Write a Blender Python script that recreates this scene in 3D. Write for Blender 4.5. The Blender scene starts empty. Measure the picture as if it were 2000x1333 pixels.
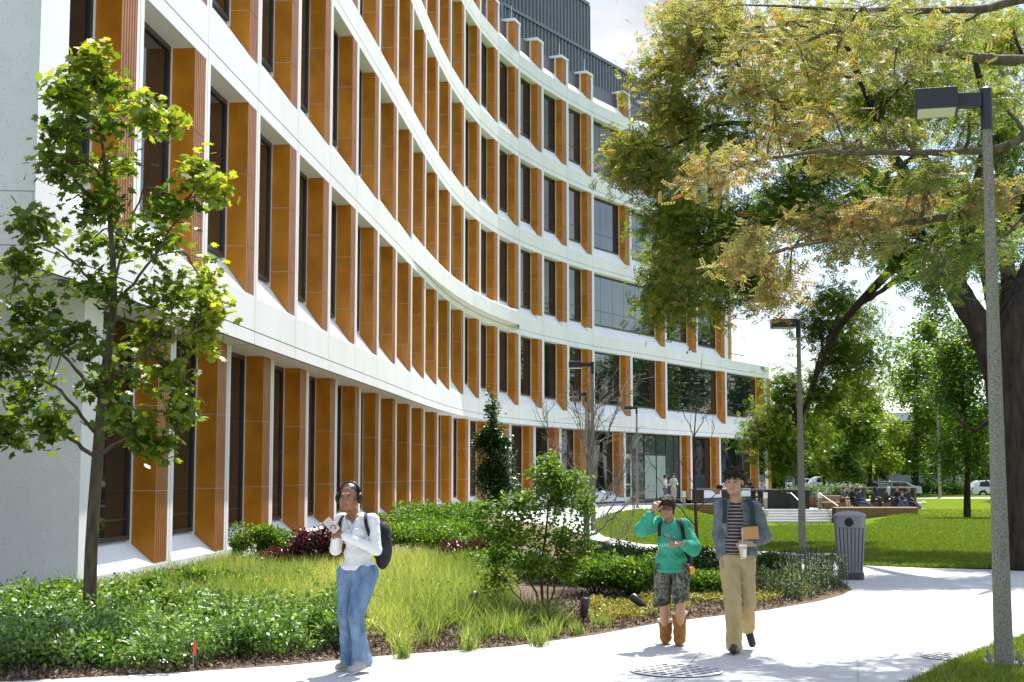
import bpy, bmesh, math, random
import numpy as np
from mathutils import Vector, Matrix
sc = bpy.context.scene
R = math.radians
# ------------------------------------------------------------------ camera, light, exposure
FPX, TH, EYE = 2770.0, 0.09302, 1.78
cam_d = bpy.data.cameras.new('camera'); cam = bpy.data.objects.new('camera', cam_d)
sc.collection.objects.link(cam); sc.camera = cam
cam.location = (0, 0, EYE); cam.rotation_euler = (math.pi/2 + TH, 0, 0)
cam_d.sensor_width = 36; cam_d.lens = FPX/2000*36; cam_d.clip_end = 3000; cam_d.clip_start = 0.1
SUN_EL, SUN_AZ = R(59), R(20)          # azimuth measured from +Y towards +X
world = bpy.data.worlds.new('World'); sc.world = world; world.use_nodes = True
nt = world.node_tree; nt.nodes.clear()
wo = nt.nodes.new('ShaderNodeOutputWorld'); bg = nt.nodes.new('ShaderNodeBackground'); bg.inputs[1].default_value = 0.12
sky = nt.nodes.new('ShaderNodeTexSky'); sky.sky_type = 'NISHITA'; sky.sun_disc = False
sky.sun_elevation = SUN_EL; sky.sun_rotation = SUN_AZ
tc = nt.nodes.new('ShaderNodeTexCoord')
mp = nt.nodes.new('ShaderNodeMapping'); mp.inputs['Scale'].default_value = (1, 1, 2.2); mp.inputs['Location'].default_value = (3.1, .4, .2)
nz = nt.nodes.new('ShaderNodeTexNoise'); nz.inputs['Scale'].default_value = 3.1; nz.inputs['Detail'].default_value = 8; nz.inputs['Roughness'].default_value = .55
nt.links.new(tc.outputs['Generated'], mp.inputs[0]); nt.links.new(mp.outputs[0], nz.inputs['Vector'])
rp = nt.nodes.new('ShaderNodeValToRGB'); rp.color_ramp.elements[0].position = .42; rp.color_ramp.elements[1].position = .60
nt.links.new(nz.outputs[0], rp.inputs[0])
nz2 = nt.nodes.new('ShaderNodeTexNoise'); nz2.inputs['Scale'].default_value = 7; nz2.inputs['Detail'].default_value = 6
nt.links.new(mp.outputs[0], nz2.inputs['Vector'])
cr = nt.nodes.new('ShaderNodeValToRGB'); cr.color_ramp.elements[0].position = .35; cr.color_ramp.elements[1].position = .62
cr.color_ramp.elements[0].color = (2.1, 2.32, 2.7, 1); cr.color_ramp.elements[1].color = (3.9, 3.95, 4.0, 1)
nt.links.new(nz2.outputs[0], cr.inputs[0])
mx = nt.nodes.new('ShaderNodeMix'); mx.data_type = 'RGBA'
nt.links.new(rp.outputs[0], mx.inputs[0]); nt.links.new(sky.outputs[0], mx.inputs[6]); nt.links.new(cr.outputs[0], mx.inputs[7])
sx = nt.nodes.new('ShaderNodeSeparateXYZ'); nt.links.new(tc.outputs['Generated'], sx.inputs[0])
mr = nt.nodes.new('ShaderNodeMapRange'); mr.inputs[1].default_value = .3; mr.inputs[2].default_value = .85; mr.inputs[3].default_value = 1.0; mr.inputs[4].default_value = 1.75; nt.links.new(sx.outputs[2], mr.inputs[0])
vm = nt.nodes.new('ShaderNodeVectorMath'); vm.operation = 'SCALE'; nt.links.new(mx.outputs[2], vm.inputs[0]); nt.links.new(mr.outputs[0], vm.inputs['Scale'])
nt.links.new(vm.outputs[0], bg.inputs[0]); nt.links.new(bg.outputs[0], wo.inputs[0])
sd = bpy.data.lights.new('sun', 'SUN'); sd.energy = 4.6; sd.angle = R(.53); sd.color = (1, .955, .88)
sun = bpy.data.objects.new('sun', sd); sc.collection.objects.link(sun)
SV = Vector((math.sin(SUN_AZ)*math.cos(SUN_EL), math.cos(SUN_AZ)*math.cos(SUN_EL), math.sin(SUN_EL)))
sun.rotation_euler = SV.to_track_quat('Z', 'Y').to_euler()
sc.view_settings.view_transform = 'Standard'; sc.view_settings.look = 'None'; sc.view_settings.gamma = 1
sc.view_settings.use_curve_mapping = False; sc.view_settings.exposure = 1.12
try:
    sc.cycles.max_bounces = 6; sc.cycles.transparent_max_bounces = 6
except Exception: pass
# ------------------------------------------------------------------ helpers
rng = np.random.default_rng(7); random.seed(7)
COL = sc.collection
def gp(px, py, z=0.0):
    "ground point (X, Y) at height z seen at photo pixel"
    c, s = math.cos(TH), math.sin(TH); dx = (px-1000)/FPX; dz = -(py-666.5)/FPX
    rx, ry, rz = dx, c-s*dz, s+c*dz; k = (z-EYE)/rz
    return (k*rx, k*ry)
def at(px, py, Y):
    c, s = math.cos(TH), math.sin(TH); dx = (px-1000)/FPX; dz = -(py-666.5)/FPX
    rx, ry, rz = dx, c-s*dz, s+c*dz; k = Y/ry
    return (k*rx, Y, EYE+k*rz)
def tag(o, label=None, cat=None, group=None, kind=None):
    if label: o['label'] = label
    if cat: o['category'] = cat
    if group: o['group'] = group
    if kind: o['kind'] = kind
    return o
def empty(name, loc=(0, 0, 0), rz=0, **k):
    o = bpy.data.objects.new(name, None); COL.objects.link(o); o.location = loc; o.rotation_euler = (0, 0, rz)
    o.empty_display_size = .2
    return tag(o, **k)
def link(name, me, mats=(), parent=None, smooth=False, **k):
    o = bpy.data.objects.new(name, me); COL.objects.link(o)
    for m in (mats if isinstance(mats, (list, tuple)) else [mats]): me.materials.append(m)
    if smooth: me.polygons.foreach_set('use_smooth', [True]*len(me.polygons))
    if parent is not None: o.parent = parent
    return tag(o, **k)
class MB:
    def __init__(s): s.v = []; s.f = []; s.m = []
    def add(s, vs, fs, m=0):
        b = len(s.v); s.v += [tuple(p) for p in vs]; s.f += [tuple(i+b for i in f) for f in fs]; s.m += [m]*len(fs)
    def quad(s, a, b, c, d, m=0): s.add((a, b, c, d), ((0, 1, 2, 3),), m)
    def box(s, lo, hi, m=0, fn=None):
        x0, y0, z0 = lo; x1, y1, z1 = hi
        vs = [(x0, y0, z0), (x1, y0, z0), (x1, y1, z0), (x0, y1, z0), (x0, y0, z1), (x1, y0, z1), (x1, y1, z1), (x0, y1, z1)]
        if fn: vs = [fn(*p) for p in vs]
        s.add(vs, ((0, 3, 2, 1), (4, 5, 6, 7), (0, 1, 5, 4), (1, 2, 6, 5), (2, 3, 7, 6), (3, 0, 4, 7)), m)
    def rbox(s, c, size, rz=0, m=0, rx=0, ry=0):
        M = Matrix.Translation(c) @ Matrix.Rotation(rz, 4, 'Z') @ Matrix.Rotation(ry, 4, 'Y') @ Matrix.Rotation(rx, 4, 'X')
        h = [q/2 for q in size]
        s.box((-h[0], -h[1], -h[2]), (h[0], h[1], h[2]), m, lambda x, y, z: tuple(M @ Vector((x, y, z))))
    def prism(s, poly, z0, z1, m=0, fn=None):
        n = len(poly); f = fn or (lambda x, y, z: (x, y, z))
        vs = [f(x, y, z0) for x, y in poly]+[f(x, y, z1) for x, y in poly]
        s.add(vs, [tuple(range(n-1, -1, -1)), tuple(range(n, 2*n))]+[(i, (i+1) % n, n+(i+1) % n, n+i) for i in range(n)], m)
    def tube(s, pts, rad, n=8, m=0, cap=True, rot=0):
        pts = [Vector(p) for p in pts]
        if not isinstance(rad, (list, tuple, np.ndarray)): rad = [rad]*len(pts)
        vs = []; up = None
        for i, p in enumerate(pts):
            d = (pts[min(i+1, len(pts)-1)]-pts[max(i-1, 0)]).normalized()
            if up is None:
                up = Vector((0, 1, 0)) if abs(d.z) > .7 else Vector((0, 0, 1))
            a = d.cross(up)
            if a.length < 1e-5: a = d.cross(Vector((1, .3, 0)))
            a.normalize(); b = a.cross(d); up = b
            for k in range(n):
                t = 2*math.pi*k/n+rot; vs.append(p+(a*math.cos(t)+b*math.sin(t))*float(rad[i]))
        fs = []
        for i in range(len(pts)-1):
            for k in range(n):
                k2 = (k+1) % n; fs.append((i*n+k, (i+1)*n+k, (i+1)*n+k2, i*n+k2))
        if cap: fs += [tuple(range(n)), tuple((len(pts)-1)*n+k for k in range(n-1, -1, -1))]
        s.add(vs, fs, m)
    def lathe(s, prof, n=24, c=(0, 0), m=0, sx=1, sy=1):
        vs = []; fs = []
        for r, z in prof:
            for k in range(n):
                t = 2*math.pi*k/n; vs.append((c[0]+r*sx*math.cos(t), c[1]+r*sy*math.sin(t), z))
        for i in range(len(prof)-1):
            for k in range(n):
                k2 = (k+1) % n; fs.append((i*n+k, i*n+k2, (i+1)*n+k2, (i+1)*n+k))
        fs += [tuple(range(n-1, -1, -1)), tuple((len(prof)-1)*n+k for k in range(n))]
        s.add(vs, fs, m)
    def mesh(s, name='m'):
        me = bpy.data.meshes.new(name); me.from_pydata(s.v, [], s.f)
        me.polygons.foreach_set('material_index', s.m); me.update(); return me
    def build(s, name, mats, parent=None, smooth=False, **k):
        return link(name, s.mesh(name), mats, parent, smooth, **k)
def flip_out(o):
    bm = bmesh.new(); bm.from_mesh(o.data); bmesh.ops.recalc_face_normals(bm, faces=bm.faces); bm.to_mesh(o.data); bm.free(); return o
def bevel(o, w=.01, seg=2, ang=35):
    md = o.modifiers.new('bevel', 'BEVEL'); md.width = w; md.segments = seg; md.limit_method = 'ANGLE'; md.angle_limit = R(ang); return o
# ------------------------------------------------------------------ materials
def mat(name, col, rough=.6, col2=None, scale=5, detail=4, spec=.5, bump=0, bscale=None, metal=0, ramp=(.35, .65), stretch=(1, 1, 1), coat=0, co='Object'):
    m = bpy.data.materials.new(name); m.use_nodes = True; t = m.node_tree; b = t.nodes['Principled BSDF']
    b.inputs['Base Color'].default_value = (*col, 1); b.inputs['Roughness'].default_value = rough
    b.inputs['Specular IOR Level'].default_value = spec; b.inputs['Metallic'].default_value = metal
    if coat: b.inputs['Coat Weight'].default_value = coat; b.inputs['Coat Roughness'].default_value = .08
    if col2 or bump:
        c = t.nodes.new('ShaderNodeTexCoord'); mp = t.nodes.new('ShaderNodeMapping'); mp.inputs['Scale'].default_value = stretch
        t.links.new(c.outputs[co], mp.inputs[0])
    if col2:
        n = t.nodes.new('ShaderNodeTexNoise'); n.inputs['Scale'].default_value = scale; n.inputs['Detail'].default_value = detail; n.inputs['Roughness'].default_value = .65
        r = t.nodes.new('ShaderNodeValToRGB'); r.color_ramp.elements[0].color = (*col, 1); r.color_ramp.elements[1].color = (*col2, 1)
        r.color_ramp.elements[0].position, r.color_ramp.elements[1].position = ramp
        t.links.new(mp.outputs[0], n.inputs['Vector']); t.links.new(n.outputs[0], r.inputs[0]); t.links.new(r.outputs[0], b.inputs['Base Color'])
    if bump:
        n2 = t.nodes.new('ShaderNodeTexNoise'); n2.inputs['Scale'].default_value = bscale or scale*4; n2.inputs['Detail'].default_value = 5
        bp = t.nodes.new('ShaderNodeBump'); bp.inputs['Strength'].default_value = bump; bp.inputs['Distance'].default_value = .02
        t.links.new(mp.outputs[0], n2.inputs['Vector']); t.links.new(n2.outputs[0], bp.inputs['Height']); t.links.new(bp.outputs[0], b.inputs['Normal'])
    return m
def leaf_mat(name, stops, trans=.35, rough=.42, tcol=1.5, spec=.5):
    "leaf colour from the per-leaf attribute 'var'"
    m = bpy.data.materials.new(name); m.use_nodes = True; t = m.node_tree; b = t.nodes['Principled BSDF']; out = t.nodes['Material Output']
    a = t.nodes.new('ShaderNodeAttribute'); a.attribute_name = 'var'
    r = t.nodes.new('ShaderNodeValToRGB'); cr = r.color_ramp
    while len(cr.elements) < len(stops): cr.elements.new(.5)
    for e, (p, c) in zip(cr.elements, stops): e.position = p; e.color = (*c, 1)
    t.links.new(a.outputs['Fac'], r.inputs[0]); t.links.new(r.outputs[0], b.inputs['Base Color'])
    b.inputs['Roughness'].default_value = rough; b.inputs['Specular IOR Level'].default_value = spec
    tr = t.nodes.new('ShaderNodeBsdfTranslucent'); mu = t.nodes.new('ShaderNodeMix'); mu.data_type = 'RGBA'; mu.blend_type = 'MULTIPLY'; mu.inputs[0].default_value = 1
    mu.inputs[7].default_value = (tcol*1.05, tcol*1.1, tcol*.45, 1); t.links.new(r.outputs[0], mu.inputs[6]); t.links.new(mu.outputs[2], tr.inputs[0])
    mx = t.nodes.new('ShaderNodeMixShader'); mx.inputs[0].default_value = trans
    t.links.new(b.outputs[0], mx.inputs[1]); t.links.new(tr.outputs[0], mx.inputs[2]); t.links.new(mx.outputs[0], out.inputs[0])
    return m
LEAF = ([(0, 0, 0), (.5, .45, .06), (0, 1, 0), (-.5, .45, .06)], [(0, 1, 2), (0, 2, 3)])
OVAL = ([(0, 0, 0), (.34, .25, .05), (.34, .65, .05), (0, 1, 0), (-.34, .65, .05), (-.34, .25, .05)], [(0, 1, 2, 3), (0, 3, 4, 5)])
MAPLE = ([(0, 0, 0), (.28, -.06, .02), (.22, .14, .03), (.58, .22, .0), (.42, .40, .03), (.52, .66, -.02), (.24, .58, .04), (.16, .74, .02), (0, 1.0, -.05), (-.16, .74, .02), (-.24, .58, .04), (-.52, .66, -.02), (-.42, .40, .03), (-.58, .22, 0), (-.22, .14, .03), (-.28, -.06, .02)],
         [(0, 1, 2, 3, 4), (0, 4, 5, 6, 7), (0, 7, 8), (0, 8, 9), (0, 9, 10, 11, 12), (0, 12, 13, 14, 15)])
BLADE = ([(-.5, 0, 0), (.5, 0, 0), (.35, .55, .05), (-.35, .55, .05), (0, 1, .22)], [(0, 1, 2, 3), (3, 2, 4)])
def norm(a): return a/np.maximum(np.linalg.norm(a, axis=-1, keepdims=True), 1e-9)
def leaves(name, pos, ydir, nrm, length, width, mats, parent=None, tpl=LEAF, var=None, **k):
    pos = np.asarray(pos, float); n = len(pos); y = norm(np.asarray(ydir, float)); z = np.asarray(nrm, float)
    x = norm(np.cross(y, z)); z = np.cross(x, y)
    tv = np.array(tpl[0]); kv = len(tv)
    L = np.broadcast_to(np.asarray(length, float), (n,)); Wd = np.broadcast_to(np.asarray(width, float), (n,))
    V = pos[:, None]+x[:, None]*(tv[None, :, 0, None]*Wd[:, None, None])+y[:, None]*(tv[None, :, 1, None]*L[:, None, None])+z[:, None]*(tv[None, :, 2, None]*L[:, None, None])
    V = V.reshape(-1, 3); fl = []; ls = []; lt = []
    flat = [i for f in tpl[1] for i in f]; sizes = [len(f) for f in tpl[1]]
    idx = (np.arange(n)[:, None]*kv+np.array(flat)[None]).ravel()
    tot = np.tile(sizes, n); st = np.concatenate([[0], np.cumsum(tot)[:-1]])
    me = bpy.data.meshes.new(name); me.vertices.add(len(V)); me.vertices.foreach_set('co', V.ravel())
    me.loops.add(len(idx)); me.loops.foreach_set('vertex_index', idx.astype(np.int32))
    me.polygons.add(len(tot)); me.polygons.foreach_set('loop_start', st.astype(np.int32))
    try: me.polygons.foreach_set('loop_total', tot.astype(np.int32))
    except Exception: pass
    if var is None: var = rng.random(n)
    a = me.attributes.new('var', 'FLOAT', 'FACE'); a.data.foreach_set('value', np.repeat(np.clip(var, 0, 1), len(sizes)).astype(np.float32))
    me.update(calc_edges=True)
    return link(name, me, mats, parent, **k)
def rdir(n, up=0.0):
    d = rng.normal(size=(n, 3)); d = norm(d); d[:, 2] += up; return norm(d)
def smooth01(x): x = min(1, max(0, x)); return x*x*(3-2*x)

def text_mesh(name, body, size, loc, rot, m, parent, space=1.0, extrude=.002, offset=0.0):
    cu = bpy.data.curves.new(name, 'FONT'); cu.body = body; cu.size = size; cu.space_line = space; cu.extrude = extrude; cu.offset = offset
    t = bpy.data.objects.new(name, cu); COL.objects.link(t); bpy.context.view_layer.update()
    me = bpy.data.meshes.new_from_object(t.evaluated_get(bpy.context.evaluated_depsgraph_get())); bpy.data.objects.remove(t)
    me.materials.clear(); o = link(name, me, [m], parent); o.location = loc; o.rotation_euler = rot; return o
# ------------------------------------------------------------------ the curved building
M_CONC = mat('white_concrete', (.80, .785, .78), .75, (.87, .855, .85), .7, 8, .3, .04, 60, co='Object', stretch=(1, 1, .35), ramp=(.3, .62))
M_SPECK = mat('speckled_concrete', (.68, .665, .64), .85, (.77, .755, .73), .8, 5, .2, .03, 90)
def add_specks(m, sc_=38, thr=.23, dark=(.16, .16, .16)):
    t = m.node_tree; b = t.nodes['Principled BSDF']; src = b.inputs['Base Color'].links[0].from_socket
    c = t.nodes.new('ShaderNodeTexCoord'); n = t.nodes.new('ShaderNodeTexNoise'); n.inputs['Scale'].default_value = sc_; n.inputs['Detail'].default_value = 2
    r = t.nodes.new('ShaderNodeValToRGB'); r.color_ramp.elements[0].position = 1-thr-.10; r.color_ramp.elements[1].position = 1-thr-.08
    r.color_ramp.elements[0].color = (0, 0, 0, 1); t.links.new(c.outputs['Object'], n.inputs['Vector']); t.links.new(n.outputs[0], r.inputs[0])
    mx = t.nodes.new('ShaderNodeMix'); mx.data_type = 'RGBA'; mx.inputs[7].default_value = (*dark, 1)
    t.links.new(r.outputs[0], mx.inputs[0]); t.links.new(src, mx.inputs[6]); t.links.new(mx.outputs[2], b.inputs['Base Color'])
add_specks(M_SPECK, 60, .235, (.36, .36, .34))
M_GROUT = mat('cream_grout', (.62, .56, .44), .8)
M_GAP = mat('joint_shadow', (.10, .10, .10), .9)
M_TILE = mat('glazed_orange_tile', (.40, .130, .005), .26, (.60, .235, .014), 1.1, 7, .35, .03, 2.5, coat=.12, ramp=(.32, .68))
M_RIB = mat('ribbed_terracotta', (.34, .125, .035), .4, (.43, .175, .06), 1.5, 4, .4)  # redder than the smooth glaze: sky reflection put into the colour
M_FRAME = mat('dark_window_frame', (.045, .05, .055), .35, metal=.3)
M_GLASS = bpy.data.materials.new('dark_glass'); M_GLASS.use_nodes = True
_b = M_GLASS.node_tree.nodes['Principled BSDF']; _b.inputs['Base Color'].default_value = (.012, .014, .014, 1); _b.inputs['Roughness'].default_value = .02
_b.inputs['IOR'].default_value = 1.4
_t = M_GLASS.node_tree; _n = _t.nodes.new('ShaderNodeTexNoise'); _n.inputs['Scale'].default_value = .45; _c = _t.nodes.new('ShaderNodeTexCoord'); _p = _t.nodes.new('ShaderNodeBump'); _p.inputs['Strength'].default_value = .5; _p.inputs['Distance'].default_value = .012
_t.links.new(_c.outputs['Object'], _n.inputs['Vector']); _t.links.new(_n.outputs[0], _p.inputs['Height']); _t.links.new(_p.outputs[0], _b.inputs['Normal'])
M_GLASS2 = M_GLASS.copy(); M_GLASS2.name = 'reflective_glass'; M_GLASS2.node_tree.nodes['Principled BSDF'].inputs['IOR'].default_value = 1.85; M_GLASS2.node_tree.nodes['Principled BSDF'].inputs['Base Color'].default_value = (.008, .014, .014, 1)
M_METAL = mat('charcoal_metal_cladding', (.125, .145, .16), .42, (.15, .17, .185), 2, 3, .5, metal=.25)
M_METALP = mat('grey_parapet_panel', (.12, .13, .15), .3, metal=.5)
M_DARK = mat('black_interior', (.02, .018, .016), .9)
M_ALU = mat('pale_aluminium', (.55, .58, .60), .35, metal=.5)
P = {i-2: p for i, p in enumerate([[-5.754, 16.869], [-5.46, 20.32], [-5.216, 23.799], [-4.974, 27.283], [-4.718, 30.761], [-4.45, 34.23], [-4.18, 37.689], [-3.917, 41.14], [-3.668, 44.588], [-3.429, 48.035], [-3.185, 51.479], [-2.908, 54.92], [-2.563, 58.35], [-2.104, 61.762], [-1.487, 65.145], [-0.67, 68.488], [0.373, 71.778], [1.642, 75.007], [3.104, 78.171], [4.671, 81.27], [7.22, 85.55], [9.79, 89.9], [12.35, 94.3], [14.9, 98.69], [18.75, 105.3]])}
P = {k: Vector(v) for k, v in P.items()}
G = [4.51+4.57*k for k in range(5)]
D = .42; INSET = .5
def bay(a, b, inset=0.0):
    A, B = P[a], P[b]; t = (B-A).normalized(); n = Vector((-t.y, t.x)); A2 = A+n*inset; w = (B-A).length
    return (lambda u, d, z: (A2.x+t.x*u+n.x*d, A2.y+t.y*u+n.y*d, z)), w
bld = empty('university_building', (-6.5, 24, 0), label='long curved white concrete building with rows of orange terracotta fins and dark windows', cat='building')
bld_inv = Matrix.Translation((6.5, -24, 0))
def bpart(mb, name, mats, parent=None, **k):
    o = mb.build(name, mats, parent or bld, **k)
    if parent is None: o.location = (6.5, -24, 0)
    return o
fins = []; wins = []
def add_fin(fn, w, zb, zt, key, slope=.5, u0=.75, u1=.12, din=.38):
    "one terracotta fin: smooth glazed return and ribbed front, stacked tiles over a cream core"
    m = MB(); a, b = w-u0, w-u1
    core = .006
    zi = zb+slope
    # core
    vs = [fn(a+core, core+.012, zb), fn(b-core, core+.012, zb), fn(b-core, din, zi), fn(a+core, din, zi), fn(a+core, core+.012, zt), fn(b-core, core+.012, zt), fn(b-core, din, zt), fn(a+core, din, zt)]
    m.add(vs, ((0, 1, 5, 4), (0, 4, 7, 3), (0, 3, 2, 1), (1, 2, 6, 5)), 2)
    cuts = []; z = zt
    while z-1.38 > zb+.25: z -= 1.38; cuts.append(z)
    levels = [zt]+cuts+[zb]; g = .007; n = 6
    for i in range(len(levels)-1):
        hi = levels[i]-(g if i else 0); lo = levels[i+1]+(g if i < len(levels)-2 else 0)
        def zat(d): return max(lo, zb+(zi-zb)*d/din) if slope else lo
        # smooth side facing along -u
        da = 0.0
        if slope and zb+(zi-zb) > lo and lo < zi:
            dx = din if zi <= lo else max(0., min(din, (lo-zb)/(zi-zb)*din)) if zi > zb else din
            pts = [(0., lo), (dx, lo), (din, min(zi, hi))] if zi < hi else [(0., lo), (dx, lo), ((hi-zb)/(zi-zb)*din, hi)]
            if dx <= 1e-4: pts = [pts[0], pts[2]]
            pts = pts+([(din, hi)] if zi < hi else [])+[(0., hi)]
            m.add([fn(a, d+.004, zz) for d, zz in pts], (tuple(range(len(pts))),), 0)
        else:
            m.quad(fn(a, .004, lo), fn(a, din, lo), fn(a, din, hi), fn(a, .004, hi), 0)
        # ribbed front
        prof = [(a, .004)]; step = (b-a)/n
        for k in range(n):
            x = a+k*step
            prof += [(x+step*.12, 0), (x+step*.62, 0), (x+step*.72, .026), (x+step*.98, .026)]
        prof += [(b, .004)]
        vs = [fn(x, y, lo) for x, y in prof]+[fn(x, y, hi) for x, y in prof]; q = len(prof)
        m.add(vs, [(j, q+j, q+j+1, j+1) for j in range(q-1)], 1)
        m.quad(fn(b, .004, lo), fn(b, .004, hi), fn(b, din, hi), fn(b, din, max(lo, zat(din))), 1)
    m.quad(fn(a, 0, zb), fn(b, 0, zb), fn(b, .03, zb), fn(a, .03, zb), 2)
    fins.append((key, m))
def add_window(fn, u0, u1, z0, z1, key, mull=(), rail=None):
    fr = MB(); ft = .055; d0, d1 = D-.04, D+.05
    def bar(a, b, lo, hi, dd=0): fr.box((a, d0+dd, lo), (b, d1, hi), 0, fn)
    bar(u0, u0+ft, z0, z1); bar(u1-.10, u1, z0, z1); bar(u0+ft, u1-.10, z0, z0+.07); bar(u0+ft, u1-.10, z1-.09, z1)
    for q in mull: bar(q-.007, q+.007, z0+.07, z1-.09, .034)
    if rail: bar(u0+ft, u1-.10, rail-.015, rail+.015, .030)
    pn = MB(); pn.quad(fn(u0+ft, D, z0+.07), fn(u1-.10, D, z0+.07), fn(u1-.10, D, z1-.09), fn(u0+ft, D, z1-.09))
    wins.append((key, fr, pn))
def frame_bay(m, fn, w, zs, ztop, fin, zslope=.66, first=False, sl=True, pier=.17):
    "white frame round one opening: from the band's front top edge zs up to the soffit ztop"
    zi = zs+zslope
    if sl: m.quad(fn(.002, 0, zs), fn(w-.002, 0, zs), fn(w-.002, D+.05, zi), fn(.002, D+.05, zi))
    m.quad(fn(0, 0, ztop), fn(0, D+.05, ztop), fn(w, D+.05, ztop), fn(w, 0, ztop))
    # left pier and right strip
    m.quad(fn(.006, 0, zs), fn(pier, 0, zs), fn(pier, 0, ztop), fn(.006, 0, ztop))
    m.quad(fn(pier, 0, zs), fn(pier, D+.05, zi), fn(pier, D+.05, ztop), fn(pier, 0, ztop))
    b = w-.12 if fin else w-.02
    m.quad(fn(b, .001, zs), fn(w-.006, .001, zs), fn(w-.006, .001, ztop), fn(b, .001, ztop))
    m.quad(fn(b, .001, zs), fn(b, .001, ztop), fn(b, .3, ztop), fn(b, .3, zs))
    m.quad(fn(w-.01, .02, zs), fn(w+.01, .02, zs), fn(w+.01, .02, ztop), fn(w-.01, .02, ztop), 1)
    if fin: m.quad(fn(w-.85, D-.035, zi-.1), fn(w-.70, D-.035, zi-.1), fn(w-.70, D-.035, ztop), fn(w-.85, D-.035, ztop)); m.quad(fn(w-.85, D-.035, zi-.1), fn(w-.85, D-.035, ztop), fn(w-.85, D+.05, ztop), fn(w-.85, D+.05, zi-.1))
def band_bay(m, fn, w, g, lo=-.25, hi=.66, out=0):
    e = .006
    m.quad(fn(e, 0, g+lo), fn(w-e, 0, g+lo), fn(w-e, 0, g-.009), fn(e, 0, g-.009))
    m.quad(fn(e, 0, g+.009), fn(w-e, 0, g+.009), fn(w-e, 0, g+hi), fn(e, 0, g+hi))
    m.quad(fn(-.01, .022, g+lo), fn(w+.01, .022, g+lo), fn(w+.01, .022, g+hi), fn(-.01, .022, g+hi), 1)
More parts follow.
